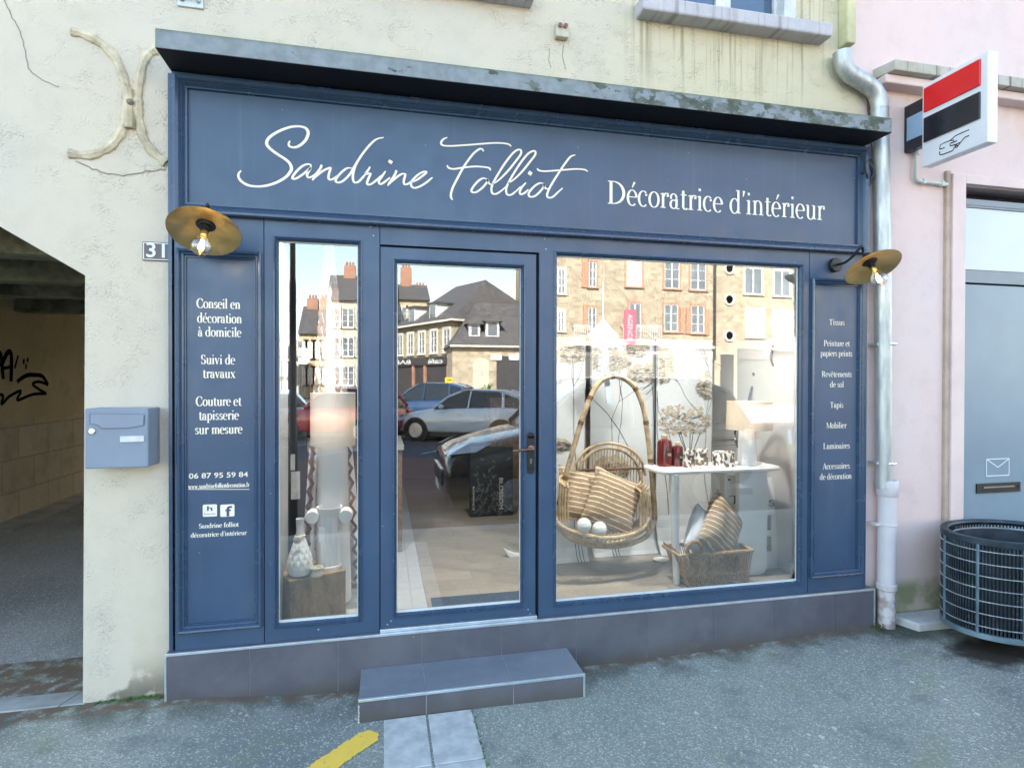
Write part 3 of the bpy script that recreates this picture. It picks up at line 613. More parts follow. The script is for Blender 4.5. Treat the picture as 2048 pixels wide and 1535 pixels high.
for y, mt in ((688, 'alu'), (925, 'alu'), (1047, 'white_iron')):
    c = fp(1766, y, PY); k = MB().lathe([(.0585 if mt == 'alu' else .062, 0), (.0605 if mt == 'alu' else .064, .006), (.0585 if mt == 'alu' else .062, .016)], (xe+(.004 if mt == 'alu' else .012), PY, c[1]-.008), 18); k.box(xe-.085, xe-.05, PY-.01, PY+.06, c[1]-.008, c[1]+.008); k.build('pipe_clamp', MT[mt], dpz)
# projecting bank sign
bs = thing('bank_sign', (3.55, -.10, 3.14), 'white projecting sign with red and black panels and a card in hand symbol', 'sign')
SX = 3.55
MB().box(SX, SX+.075, -.535, -.10, 3.145, 3.695).build('case', MT['sign_white'], bs, bevel=.006)
def sp(u, v): return (-.10-.435*u, 3.145+.55*v)      # u from wall outwards, v upwards
def srect(mb, u0, u1, v0, v1, x0, x1): a = sp(u0, v0); b = sp(u1, v1); mb.box(x0, x1, b[0], a[0], a[1], b[1])
k = MB(); srect(k, .045, .90, .655, .945, SX-.012, SX+.002); k.build('red_panel', MT['red'], bs, bevel=.003)
k = MB(); srect(k, .045, .90, .29, .585, SX-.012, SX+.002); k.build('black_panel', MT['dark_acrylic'], bs, bevel=.003)
ic = MB()
def xz(px, py):
    px = 1800+px/5.484; py = 90+py/5.484; d = ray(px, py); t = (SX-.002)/d[0]; return (float(CAM_Y+d[1]*t), float(CAM_Z+d[2]*t))
for L in ([(760, 928), (680, 962), (605, 998), (575, 1025), (545, 1050)], [(760, 993), (715, 1010), (690, 1035), (655, 1082)], [(655, 1082), (640, 1103), (612, 1100)], [(600, 1098), (618, 1130), (630, 1120), (628, 1102)], [(545, 1050), (480, 1075), (440, 1098), (435, 1145)], [(435, 1145), (490, 1125)],
          [(435, 1168), (435, 1203), (470, 1200), (575, 1160), (600, 1118)], [(545, 1050), (590, 1044), (590, 1062), (550, 1080), (550, 1108)], [(550, 1108), (620, 1088), (655, 1070)], [(560, 1078), (625, 1050)]):
    P = [xz(*p) for p in L]; i0 = len(ic.f); mm = MB(); mm.ribbon(P, .0065, SX-.0015-.0002*(i0 % 6)); ic.add([(y, x, z) for x, y, z in mm.v], mm.f)
ic.build('card_symbol', MT['dark_acrylic'], bs)
bx = MB().box(SX+.01, SX+.065, -.098, WY+.008, 3.30, 3.62).build('bracket', MT['dark_acrylic'], bs, bevel=.004)
MB().box(SX+.004, SX+.009, -.098, WY-.02, 3.37, 3.53).build('bracket_label', MT['sign_blue'], bs)
cdt = MB().tube([(fp(1832, 284, .02)[0], .022, 3.34), (fp(1832, 350, .02)[0], .022, 3.125), (fp(1833, 356, .02)[0]+.008, .022, 3.112), (fp(1840, 360, .02)[0], .022, 3.105), (3.905, .022, 3.098)], .0125, 10)
co = thing('conduit', (3.66, .02, 3.1), 'thin grey cable conduit turning right below the projecting sign', 'conduit'); cdt.build('tube', MT['pvc'], co, smooth=True)
for x, z in ((3.645, 3.30), (3.70, 3.103), (3.86, 3.099)): MB().box(x-.012, x+.012, .005, .038, z-.018, z+.018).build('clip', MT['pvc'], co, bevel=.004)
# coiled black cable at the canopy end
cc_ = fp(1735, 335, -.02); cbm = MB(); rr = random.Random(9)
for i in range(5):
    pts = []; rx, rz = .028+.006*rr.random(), .055+.02*rr.random(); ph = rr.uniform(0, 6)
    for a in range(26):
        t = 2*math.pi*a/25+ph; pts.append((cc_[0]+rx*math.cos(t)+.012*math.sin(i), -.02-.012*i*.5+.006*math.sin(3*t), cc_[1]-.02+rz*math.sin(t)))
    cbm.tube(pts, .0042, 6)
for L in ([(1712, 298), (1722, 310), (1730, 328), (1738, 350)], [(1741, 284), (1744, 300), (1738, 312), (1734, 318)], [(1722, 345), (1733, 352), (1742, 362), (1738, 374)]): cbm.tube([(x, -.022, z) for x, z in catmull([fp(a, b, -.022) for a, b in L], 5)], .0042, 6)
cbm.box(cc_[0]-.012, cc_[0]+.014, -.045, .0, cc_[1]+.0, cc_[1]+.05, None)
tag(cbm.build('cable_coil', mat('black_cable', (.02, .02, .022), .35, .2, 30), smooth=True), 'coil of black cable hanging at the right end of the canopy', 'cable')
# house number
hp = thing('house_number', (-1.14, WY, 2.32), 'dark enamel house number plate with a white 31, beside the left lamp', 'number plate')
MB().box(-1.213, -1.082, WY-.008, WY+.001, 2.322, 2.421).build('plate', MT['plate'], hp, bevel=.004)
MB().frame(-1.208, -1.087, 2.327, 2.416, [(0, WY-.0085), (0, WY-.0095), (.004, WY-.0095), (.004, WY-.0085)]).build('border', MT['white'], hp)
nb = MB(); a = fp(292.5, 514, WY-.01); b = fp(329.5, 486, WY-.01); sans_run(nb, '31', a[0], b[0], a[1], b[1], WY-.0096, .012); nb.build('numerals', MT['white'], hp)
# mailbox
mbx = thing('mailbox', (-1.27, -.04, 1.27), 'blue grey steel letterbox fixed to the cream pier', 'letterbox')
X0, X1, Z0, Z1, YF = -1.412, -1.135, 1.272, 1.565, -.114
MB().box(X0, X1, YF, WY, Z0, Z1).build('body', MT['mailbox'], mbx, bevel=.006)
def bxz(px, py): return fp(px, py, YF-.004)
fl = [bxz(180, 826.5), bxz(288, 828), bxz(287, 850), bxz(258, 855), bxz(203, 856.5), bxz(197, 850), bxz(190, 848), bxz(180, 847)]
MB().prism(fl, YF-.005, YF-.0005).build('flap', MT['mailbox'], mbx, bevel=.0015)
ed = MB()
for i in range(len(fl)): ed.ribbon([fl[i], fl[(i+1) % len(fl)]], .003, YF-.0055-.0001*i)
ed.build('flap_edge', mat('steel_shadow_line', (.10, .14, .21), .6, .05), mbx)
c = bxz(183.5, 862); MB().lathe([(.0155, 0), (.0155, .006), (.012, .009), (.004, .009)], (0, 0, 0), 18, Matrix.Translation((c[0], YF, c[1])) @ _rot('X', R_(90))).build('lock', MT['chrome'], mbx, smooth=True)
a = bxz(240, 884); b = bxz(288, 871); MB().box(a[0], b[0], YF-.006, YF, a[1], b[1]).build('name_plate', mat('name_card', (.58, .60, .61), .5, .08, 30), mbx, bevel=.002)
MB().box(a[0]+.025, b[0]-.012, YF-.004, YF, a[1]-.006, a[1]-.001).build('plate_lip', MT['mailbox'], mbx)

# ------------------------------------------------------------------ the navy shop front
sf = thing('shopfront', (1.06, 0, .0), 'navy painted shop front with cream lettering, large display window and glazed door', 'shopfront')
BY = .05
def board_hole(x0, x1, z0, z1, hx0, hx1, hz0, hz1, y0=0.0, y1=BY):
    return MB().box(x0, hx0, y0, y1, z0, z1).box(hx1, x1, y0, y1, z0, z1).box(hx0, hx1, y0, y1, z0, hz0).box(hx0, hx1, y0, y1, hz1, z1)
G = .0022
MB().box(-1.08, -1.063, -.004, BY, .297, 3.284).build('edge_trim', MT['paint_gloss'], sf)
MB().box(3.196, 3.214, -.004, BY, .297, 3.284).build('edge_trim', MT['paint_gloss'], sf)
MB().box(-1.063, -1.052, .02, BY, .297, 3.284).build('shadow_gap', MT['gap'], sf)
MB().box(-1.08, 3.214, .052, .07, 2.46, 3.284).build('backing_board', MT['paint'], sf)
# pilasters
PPROF = [(0, .003), (0, -.018), (.006, -.024), (.014, -.022), (.020, -.010), (.026, -.012), (.032, -.006), (.034, .004), (.040, .004), (.041, .0135)]
for (x0, x1, o, i) in ((-1.052, -.619-G, (-1.04, -.630, .388, 2.385), (-1.0, -.679, .430, 2.332)), (2.759+G, 3.196, (2.770, 3.188, .395, 2.386), (2.811, 3.147, .437, 2.344))):
    board_hole(x0, x1, .297, 2.565, o[0]+.02, o[1]-.02, o[2]+.02, o[3]-.02).build('pilaster_board', MT['paint'], sf)
    MB().frame(*o, PPROF).build('pilaster_moulding', MT['paint_gloss'], sf)
    MB().box(o[0]+.02, o[1]-.02, .013, .03, o[2]+.02, o[3]-.02).build('pilaster_panel', MT['paint'], sf)
# fascia: panel in a heavy mitred moulding
FX0, FX1, FZ0, FZ1 = -1.053, 3.196, 2.562, 3.282
MB().frame(FX0, FX1, FZ0, FZ1, [(0, .02), (0, -.034), (.006, -.042), (.018, -.043), (.030, -.034), (.038, -.020), (.043, -.022), (.047, -.014), (.050, -.016), (.055, -.006), (.064, -.006), (.066, .012)]).build('fascia_moulding', MT['paint_gloss'], sf)
MB().box(FX0+.05, FX1-.05, .011, .03, FZ0+.05, FZ1-.05).build('fascia_panel', MT['paint'], sf)
# handwritten name
sw = MB(); LY = .0085
SA = lambda L: [fp(450+x/5.12, 230+y/5.12, LY) for x, y in L]
SB = lambda L: [fp(850+x/5.12, 250+y/5.12, LY) for x, y in L]
def brush(pts, w0, w1=None, taper=.55):
    q = catmull(pts, 7); n = len(q); ws = []
    for i in range(n):
        t = i/(n-1); e = min(1, taper+(1-taper)*min(t, 1-t)*8); a = Vector(q[max(i-1, 0)]); b = Vector(q[min(i+1, n-1)]); d = (b-a).normalized() if (b-a).length else Vector((1, 0))
        down = abs(d.y); ws.append((w0*(.8+.35*down))*e)
    sw.ribbon(q, ws, LY-.0002*(len(sw.f) % 9))
W = .0115
brush(SA([(165, 570), (140, 600), (140, 640), (175, 685), (240, 720), (330, 732), (430, 722), (530, 690), (610, 645), (660, 595), (680, 550), (665, 500), (620, 455), (550, 410), (480, 360), (438, 318), (427, 280), (450, 235), (510, 190), (590, 150), (680, 122), (760, 117), (820, 132), (848, 165), (850, 200), (830, 250), (790, 295), (740, 325), (695, 332), (660, 320), (652, 295), (665, 265)]), W*1.25)
brush(SA([(880, 545), (875, 510), (840, 505), (790, 525), (730, 580), (692, 635), (700, 655), (740, 645), (800, 605), (855, 560), (876, 545), (850, 590), (840, 620), (855, 640), (890, 630), (930, 600)]), W)
brush(SA([(990, 510), (975, 550), (930, 610), (895, 670)]), W); brush(SA([(895, 670), (930, 630), (1000, 575), (1060, 545), (1080, 545), (1065, 600), (1060, 645), (1075, 662), (1105, 655), (1150, 620)]), W)
brush(SA([(1300, 545), (1250, 545), (1190, 590), (1140, 650), (1135, 680), (1165, 692), (1215, 670), (1280, 605), (1330, 520), (1400, 410), (1480, 310), (1550, 250), (1625, 230)]), W)
brush(SA([(1400, 415), (1340, 510), (1315, 590), (1310, 650), (1325, 690), (1365, 685), (1410, 640), (1445, 600)]), W)
brush(SA([(1485, 530), (1470, 560), (1440, 605), (1475, 600), (1490, 605), (1470, 650), (1455, 695), (1470, 715), (1510, 700), (1560, 660), (1600, 620)]), W)
brush(SA([(1645, 575), (1600, 640), (1575, 680), (1590, 708), (1630, 690), (1690, 640)]), W); brush(SA([(1702, 466), (1685, 494)]), W*1.8, taper=.9)
brush(SA([(1755, 565), (1740, 610), (1665, 725)]), W); brush(SA([(1665, 725), (1720, 670), (1800, 610), (1840, 605), (1845, 620), (1830, 680), (1840, 712), (1875, 705), (1920, 670)]), W)
brush(SA([(1905, 690), (1960, 668), (2025, 622), (2062, 588), (2040, 580), (1980, 610), (1920, 670), (1905, 715), (1930, 745), (1980, 738), (2050, 700), (2100, 660), (2125, 640)]), W)
brush(SB([(230, 128), (190, 145), (165, 180), (180, 208), (250, 216), (400, 208), (550, 196), (700, 186), (800, 188), (860, 200), (882, 222)]), W)
brush(SB([(600, 272), (585, 248), (555, 248), (500, 290), (440, 365), (390, 440), (330, 550), (285, 640), (265, 710), (270, 750), (285, 765)]), W)
brush(SB([(225, 412), (245, 440), (300, 450), (400, 435), (520, 425), (600, 430), (655, 440), (672, 465)]), W)
brush(SB([(640, 560), (600, 545), (550, 570), (500, 625), (475, 670), (490, 690), (530, 685), (590, 640), (635, 585), (640, 560), (650, 590), (665, 605), (690, 610)]), W)
brush(SB([(690, 610), (760, 560), (850, 470), (930, 370), (980, 300), (980, 260), (950, 255), (900, 290), (820, 390), (750, 500), (700, 590), (680, 650), (690, 700), (730, 705), (780, 675), (830, 630)]), W)
brush(SB([(850, 600), (920, 550), (1000, 470), (1080, 370), (1125, 310), (1130, 275), (1105, 268), (1050, 300), (970, 400), (900, 510), (850, 600), (830, 660), (840, 710), (880, 715), (930, 680), (980, 630)]), W)
brush(SB([(1035, 590), (990, 640), (970, 690), (985, 710), (1020, 695), (1060, 660)]), W); brush(SB([(1086, 478), (1066, 510)]), W*1.8, taper=.9)
brush(SB([(1220, 605), (1180, 595), (1130, 620), (1080, 670), (1060, 710), (1075, 735), (1120, 730), (1170, 690), (1210, 640), (1220, 605), (1225, 640), (1250, 655), (1280, 645)]), W)
brush(SB([(1540, 308), (1490, 325), (1430, 400), (1370, 490), (1300, 600), (1260, 680), (1250, 725), (1270, 745), (1310, 735), (1360, 690), (1410, 645)]), W)
brush(SB([(1147, 445), (1165, 465), (1220, 475), (1330, 468), (1450, 458), (1550, 452), (1630, 458), (1668, 478)]), W)
sw.build('script_lettering', MT['letter'], sf)
dl = MB(); a = fp(1214.6, 407, LY); a2 = fp(1215, 361, LY); b = fp(1649.5, 440.5, LY)
serif_run(dl, "Décoratrice d'intérieur", a[0], b[0], a[1], a2[1]-a[1], LY, 1.0, (b[1]-a[1])/(b[0]-a[0])); dl.build('fascia_lettering', MT['letter'], sf)
LP = .0105
def lines(rows, cap, bold, name):
    for txt, xa, xb, py in rows:
        m = MB(); a = fp(xa, py, LP); b = fp(xb, py, LP); z = fp((xa+xb)/2, py, LP)[1]; serif_run(m, txt, a[0], b[0], z, cap, LP, bold); m.build('lettering', MT['letter'], sf)
lines([('Conseil en', 393, 481, 616.5), ('décoration', 394.5, 484, 645.5), ('à domicile', 396, 483, 673), ('Suivi de', 401.5, 470.5, 728), ('travaux', 405.5, 471, 755.5), ('Couture et', 391.5, 483, 811), ('tapisserie', 397.5, 478, 839), ('sur mesure', 390, 485, 867)], .049, 1.35, 'l')
lines([('Sandrine folliot', 397.5, 477.5, 1054), ('décoratrice d\'intérieur', 381.5, 493.5, 1071.5), ('www.sandrinefolliotdecoration.fr', 376.5, 499, 975)], .0235, 1.5, 'l')
m = MB()
a = fp(377.8, 957, LP); b = fp(496, 942.5, LP); sans_run(m, '06 87 95 59 84', a[0], b[0], a[1], b[1], LP, .012)
a = fp(376.5, 978, LP); b = fp(499, 978, LP); m.build('phone_number', MT['letter'], sf); MB().ribbon([a, b], .003, LP).build('underline', MT['letter'], sf)
for xa, xb, gls in ((405.5, 434, (('h', 414, 1021, 425, 1011, .02), ('houzz', 408.5, 1029, 431, 1024.5, 0))), (440.5, 469, (('f', 450.5, 1032, 464, 1011, .02),))):
    a = fp(xa, 1033, LP); b = fp(xb, 1007.5, LP); r = .006; q = []
    for cx, cz, a0 in ((b[0]-r, b[1]-r, 0), (a[0]+r, b[1]-r, 90), (a[0]+r, a[1]+r, 180), (b[0]-r, a[1]+r, 270)):
        for k in range(5): q.append((cx+r*math.cos(R_(a0+k*22.5)), cz+r*math.sin(R_(a0+k*22.5))))
    io = MB().add([(x, LP, z) for x, z in q], [tuple(range(len(q)))]).build('web_icon', MT['letter'], sf)
    for g_, u0, v0, u1, v1, bo_ in gls:
        a = fp(u0, v0, LP-.001); b = fp(u1, v1, LP-.001); gl = MB(); sans_run(gl, g_, a[0], b[0], a[1], b[1], LP-.0012, bo_); gl.build('icon_glyph', MT['paint'], io)
lines([('Tissus', 1658, 1689, 650), ('Peinture et', 1647.5, 1699.5, 692), ('papiers peints', 1641, 1704.5, 712), ('Revêtements', 1643.5, 1703.5, 753.5), ('de sol', 1660, 1687.5, 774), ('Tapis', 1660, 1686.5, 815), ('Mobilier', 1652.5, 1693, 855.7), ('Luminaires', 1646.5, 1699.5, 896.7), ('Accessoires', 1645, 1699.5, 937), ('de décoration', 1639.5, 1703, 957.6)], .0385, 1.15, 'l')
# window and door joinery
BEAD = [(0, .003), (0, -.006), (.007, -.009), (.010, -.002), (.014, -.004), (.018, .004), (.021, .010), (.022, .03)]
def glazed(nm, x0, x1, z0, z1, o, parent, y0=0.0):
    b = board_hole(x0, x1, z0, z1, o[0]+.012, o[1]-.012, o[2]+.012, o[3]-.012, y0).build(nm, MT['paint'], parent)
    MB().frame(*o, [(d, y+y0) for d, y in BEAD]).build('glazing_bead', MT['paint_gloss'], b)
    gx0, gx1, gz0, gz1 = o[0]+.0222, o[1]-.0222, o[2]+.0222, o[3]-.0222
    MB().box(gx0, gx1, GLASS_Y, GLASS_Y+.006, gz0, gz1).build('pane', MT['glass'], b)
    MB().box(gx0, gx1, GLASS_Y-.008, GLASS_Y-.001, gz0, gz0+.014).box(gx0, gx0+.004, GLASS_Y-.006, GLASS_Y-.001, gz0+.014, gz1).box(gx1-.004, gx1, GLASS_Y-.006, GLASS_Y-.001, gz0+.014, gz1).box(gx0+.004, gx1-.004, GLASS_Y-.006, GLASS_Y-.001, gz1-.005, gz1).build('gasket', MT['gasket'], b)
    return b
glazed('side_window', -.619+G, -.0135-.004, .297, 2.565, (-.571, -.112, .366, 2.478), sf)
glazed('display_window', .893+.012, 2.759-G, .297, 2.565, (.996, 2.712, .352, 2.476), sf)
MB().box(-.0135, .905, 0, BY, 2.462, 2.565).build('door_header', MT['paint'], sf)
MB().box(-.030, -.008, .036, .040, .30, 2.46).box(-.016, .904, .030, .034, 2.448, 2.4615).box(.8866, .9045, .030, .034, .31, 2.448).build('door_gap', MT['gap'], sf)
dr = glazed('door', -.012, .886, .317, 2.449, (.056, .819, .366, 2.388), sf, .004)
MB().box(-.0135, .893, -.014, .03, .293, .314).build('door_threshold', MT['alu'], sf, bevel=.003)
h0 = fp(1055, 943, -.005); h1 = fp(1069, 867.5, -.005)
lk = MB().box(h0[0], h1[0], -.008, .004, h0[1]+.01, h1[1]-.01); cxh = (h0[0]+h1[0])/2; rr_ = (h1[0]-h0[0])/2
for zz_ in (h0[1]+.01, h1[1]-.01): lk.lathe([(rr_, 0), (rr_, .012)], (0, 0, 0), 20, Matrix.Translation((cxh, .004, zz_)) @ _rot('X', R_(90)))
lo = lk.build('lock_plate', MT['black'], dr, bevel=.001)
hz = fp(1063, 897, -.03)[1]; hx = fp(1062, 897, -.01)[0]
MB().tube([(hx, -.008, hz), (hx, -.05, hz), (hx-.012, -.058, hz+.001), (hx-.05, -.058, hz-.002), (hx-.10, -.057, hz-.006), (hx-.118, -.057, hz-.008)], [.009, .009, .0095, .0085, .008, .0095], 10).lathe([(.019, 0), (.019, .008), (.010, .012)], (0, 0, 0), 16, Matrix.Translation((hx, -.008, hz)) @ _rot('X', R_(90))).build('handle', MT['bronze'], dr, smooth=True)
kz = fp(1062, 921, -.01)[1]; MB().lathe([(.008, 0), (.008, .004), (.001, .004)], (0, 0, 0), 12, Matrix.Translation((hx, -.008, kz+.004)) @ _rot('X', R_(90))).box(hx-.005, hx+.005, -.0115, -.008, kz-.016, kz+.002).build('key_cylinder', MT['chrome'], dr)
# screw caps
SCREW = mat('pale_screw', (.32, .38, .46), .4, .1)
for px, py in ((741, 454), (747, 471), (1089, 478), (1092, 498), (637, 1258), (1056, 1218), (1060, 1227), (775, 1248), (782, 1241), (921, 1242)): c = fp(px, py, 0); MB().lathe([(.005, 0), (.004, .002), (.001, .0022)], (0, 0, 0), 8, Matrix.Translation((c[0], 0, c[1])) @ _rot('X', R_(90))).build('screw_cap', SCREW, sf)
# plinth of slate tiles with metal edge
PLY = -.03
pj = [-1.088]+[fp(x, y, PLY)[0] for x, y in ((499, 1340), (676, 1325), (844, 1300), (1003, 1280), (1153, 1270), (1294, 1260), (1427, 1240), (1549, 1230), (1671, 1215))]+[3.262]
MB().box(-1.086, 3.258, PLY+.003, BY, -.1, .290).build('plinth_core', MT['grout'], sf)
pt = MB()
for i in range(len(pj)-1): pt.box(pj[i]+(.0015 if i else 0), pj[i+1]-.0015, PLY, PLY+.03, -.1, .283).box(pj[i]+(.0015 if i else 0), pj[i+1]-.0015, PLY+.012, BY, .283, .2965)
pt.build('plinth', MT['tile'], sf)
MB().box(-1.092, 3.268, PLY-.003, PLY+.012, .283, .297).box(-1.094, -1.083, PLY-.003, PLY+.012, -.1, .283).box(3.257, 3.268, PLY-.003, PLY+.012, -.1, .283).build('plinth_trim', MT['alu'], sf, bevel=.002)
MB().box(3.258, 3.266, PLY+.012, BY+.06, -.1, .292).build('plinth_return', MT['tile'], sf)
# canopy slab
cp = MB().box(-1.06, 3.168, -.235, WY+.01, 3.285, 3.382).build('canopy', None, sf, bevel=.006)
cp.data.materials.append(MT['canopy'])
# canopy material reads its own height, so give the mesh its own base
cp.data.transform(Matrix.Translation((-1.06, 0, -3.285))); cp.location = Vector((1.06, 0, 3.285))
# step
st = thing('door_step', (.48, -.19, 0), 'slate tiled step with pale metal edges below the glazed door', 'step')
sx0, sx1, sy0, sy1, sz = -.118, 1.072, -.345, PLY-.001, .116
MB().box(sx0+.004, sx1-.004, sy0+.004, sy1, -.1, sz-.003).build('core', MT['grout'], st)
j1 = gp(852.6, 1382, sz)[0]; j2 = gp(1027.4, 1363, sz)[0]
xsj = [sx0, j1, j2, sx1]; tt = MB()
for i in range(3): MB().box(xsj[i]+.003, xsj[i+1]-.003, sy0+.014, sy1-.004, sz-.01, sz).build('tread_tile', MT['tile_skylit'], st); tt.box(xsj[i]+.003, xsj[i+1]-.003, sy0, sy0+.01, -.1, sz-.014)
tt.build('tiles', MT['tile'], st)
MB().box(sx0, sx1+.002, sy0-.003, sy0+.012, sz-.013, sz+.001).box(sx1-.010, sx1+.002, sy0-.003, sy0+.009, -.1, sz-.013).build('edge_trim', MT['alu'], st, bevel=.002)
bt = MB(); rr = random.Random(4)
for k in range(7):
    z = .088-k*.016; bt.box(sx0-.002, sx0+.008+rr.uniform(-.003, .002), sy0-.002, sy0+.01, z-.012, z)
bt.build('broken_corner', mat('crumbling_plaster', (.55, .53, .47), .9, .25, 60, .5, 90), st)

# ------------------------------------------------------------------ wall lamps
BULB = None
def m_bulb():
    t = NT('bulb_glass'); a = t.n('BsdfTransparent'); g_ = t.n('BsdfGlossy'); g_.inputs['Roughness'].default_value = .02; lw = t.n('LayerWeight'); lw.inputs[0].default_value = .35
    m_ = t.n('MixShader'); t.l(t.math('ADD', t.math('MULTIPLY', lw.outputs['Facing'], .55), .10), m_.inputs[0]); t.l(a.outputs[0], m_.inputs[1]); t.l(g_.outputs[0], m_.inputs[2]); t.l(m_.outputs[0], t.out.inputs[0]); return t.m
MT['bulb'] = m_bulb()
MT['filament'] = mat('warm_filament', (1, .7, .3), .5, 0, emit=(1, .62, .22), estr=2.5)
MT['socket'] = mat('brass_socket', (.75, .52, .18), .3, .15, 30, metal=1)
def wall_lamp(x, bx, bz, label, swing):
    L = thing('wall_lamp', (bx, 0, bz), label, 'wall lamp', 'gooseneck lamps on the shop front')
    c = Vector((x, -.25, 2.4195)); tilt = .54
    Mx = Matrix.Translation(c) @ _rot('X', -tilt)             # shade axis, opening down and outwards
    MB().lathe([(.046, 0), (.046, .026), (.043, .03), (.008, .031)], (0, 0, 0), 24, Matrix.Translation((bx, 0, bz)) @ _rot('X', R_(90))).build('base_plate', MT['black'], L, smooth=True)
    top = Mx @ Vector((0, 0, .095)); b = Vector((bx, -.03, bz))
    A = [b, b+Vector((0, -.06, .0)), b+Vector((swing*.3, -.11, .025)), b+Vector((swing*.5, -.15, .06)), b+Vector((swing*.8, -.17, .085))]
    pk = top+Vector((-.0, .022, .022)); A += [(A[-1]+pk)/2+Vector((0, 0, .018)), pk, top]
    MB().tube(catmull([tuple(v) for v in A], 6), .0085, 10).build('arm', MT['black'], L, smooth=True)
    MB().lathe([(.006, .10), (.03, .095), (.045, .075), (.047, .05), (.04, .046)], (0, 0, 0), 24, Mx).build('cap', MT['black'], L, smooth=True)
    MB().lathe([(.163, 0), (.1645, .001), (.163, .003), (.12, .022), (.08, .036), (.045, .046), (.045, .044), (.08, .034), (.12, .020)], (0, 0, 0), 48, Mx, closed=True).build('shade', MT['brass'], L, smooth=True)
    MB().lathe([(.036, .046), (.036, .038), (.024, .036), (.024, .022), (.019, .02), (.019, .0), (.016, -.002)], (0, 0, 0), 20, Mx).build('socket', MT['black'], L, smooth=True)
    MB().lathe([(.0165, .012), (.0165, -.024), (.014, -.028), (.004, -.029)], (0, 0, 0), 16, Mx).build('bulb_cap', MT['socket'], L, smooth=True)
    bu = MB().lathe([(.015, -.028), (.020, -.040), (.038, -.062), (.047, -.088), (.041, -.115), (.024, -.131), (.001, -.136)], (0, 0, 0), 24, Mx).build('bulb', MT['bulb'], L, smooth=True)
    f = MB()
    for k in range(4): a = k*math.pi/2; f.tube([tuple(Mx @ Vector((.006*math.cos(a), .006*math.sin(a), -.05))), tuple(Mx @ Vector((.010*math.cos(a), .010*math.sin(a), -.105)))], .0014, 5)
    f.build('filament', MT['filament'], bu)
    l = bpy.data.lights.new('bulb_glow', 'POINT'); l.energy = .13; l.color = (1, .68, .32); l.shadow_soft_size = .012; lo_ = bpy.data.objects.new('bulb_glow', l); COL.objects.link(lo_); lo_.parent = L; lo_.location = (Mx @ Vector((0, 0, -.075)))-L.location
    return L
base = fp(1671, 530, -.015)
wall_lamp(-.841, -.841, base[1], 'brass saucer wall lamp in front of the left corner of the sign', .0)
wall_lamp(3.014, base[0], base[1], 'brass saucer wall lamp beside the downpipe, right of the sign', .03)

# ------------------------------------------------------------------ litter bin
lb = thing('litter_bin', (4.27, -.33, .05), 'dark oval wire litter bin at the right edge of the picture', 'litter bin')
BX, BYc, BRX, BRY, BZ0, BZ1 = 3.97, -.37, .42, .31, .125, .735
def oval(rx, ry, z, n=48): return [(BX+rx*math.cos(2*math.pi*i/n), BYc+ry*math.sin(2*math.pi*i/n), z) for i in range(n)]
k = MB(); n = 64
k.lathe([(1.0, BZ1-.035), (1.012, BZ1-.03), (1.012, BZ1), (1.0, BZ1+.004), (.90, BZ1+.002), (.885, BZ1-.01), (.90, BZ1-.02), (.985, BZ1-.035)], (BX, BYc, 0), n, closed=True, sx=BRX, sy=BRY); k.build('rim', MT['bin'], lb, smooth=True)
k = MB(); k.lathe([(.985, BZ0), (1.012, BZ0+.005), (1.012, BZ0+.035), (.985, BZ0+.04)], (BX, BYc, 0), n, closed=True, sx=BRX, sy=BRY); k.lathe([(.001, BZ0+.004), (.985, BZ0+.004)], (BX, BYc, 0), n, sx=BRX, sy=BRY); k.build('base_ring', mat('bin_base', (.20, .29, .34), .5, .2, 9, metal=.5), lb, smooth=True)
k = MB()
for i in range(120):
    a = 2*math.pi*i/120; x, y = BX+BRX*.985*math.cos(a), BYc+BRY*.985*math.sin(a); k.tube([(x, y, BZ0+.03), (x, y, BZ1-.03)], .0058, 5)
k.build('upright_wires', MT['bin'], lb)
k = MB()
for j in range(7): k.tube(oval(BRX*1.0, BRY*1.0, BZ0+.08+j*.077), .0032, 6, closed=True)
k.build('ring_wires', MT['bin_wire'], lb, smooth=True)
BS = mat('bin_strut', (.18, .27, .33), .45, .2, 12, metal=.5)
for a in (200, 236, 300, 20, 100, 160):
    x, y = BX+BRX*1.002*math.cos(R_(a)), BYc+BRY*1.002*math.sin(R_(a)); MB().tube([(x, y, BZ0+.03), (x, y, BZ1-.03)], .008, 6).build('strut', BS, lb)
MB().lathe([(.001, BZ0+.06), (.80, BZ0+.06), (.86, BZ1-.05), (.845, BZ1-.05), (.78, BZ0+.07), (.001, BZ0+.07)], (BX, BYc, 0), n, sx=BRX, sy=BRY).build('liner', MT['bin_liner'], lb, smooth=True)
MB().lathe([(.85, BZ1-.052), (.868, BZ1-.046), (.85, BZ1-.04)], (BX, BYc, 0), n, closed=True, sx=BRX, sy=BRY).build('liner_edge', MT['bin_wire'], lb, smooth=True)
a = R_(258); Mx = Matrix.Translation((BX+BRX*1.02*math.cos(a), BYc+BRY*1.02*math.sin(a), BZ1-.10)) @ _rot('Z', a+R_(90)); MB().box(-.055, .055, -.004, .006, -.02, .02, Mx).build('badge', mat('bin_badge', (.02, .04, .11), .4, .2, 20), lb)
MB().lathe([(.035, .0), (.035, BZ0)], (BX, BYc, .01), 16).lathe([(.10, 0), (.10, .012)], (BX, BYc, .03), 20).build('post', MT['bin'], lb, smooth=True)
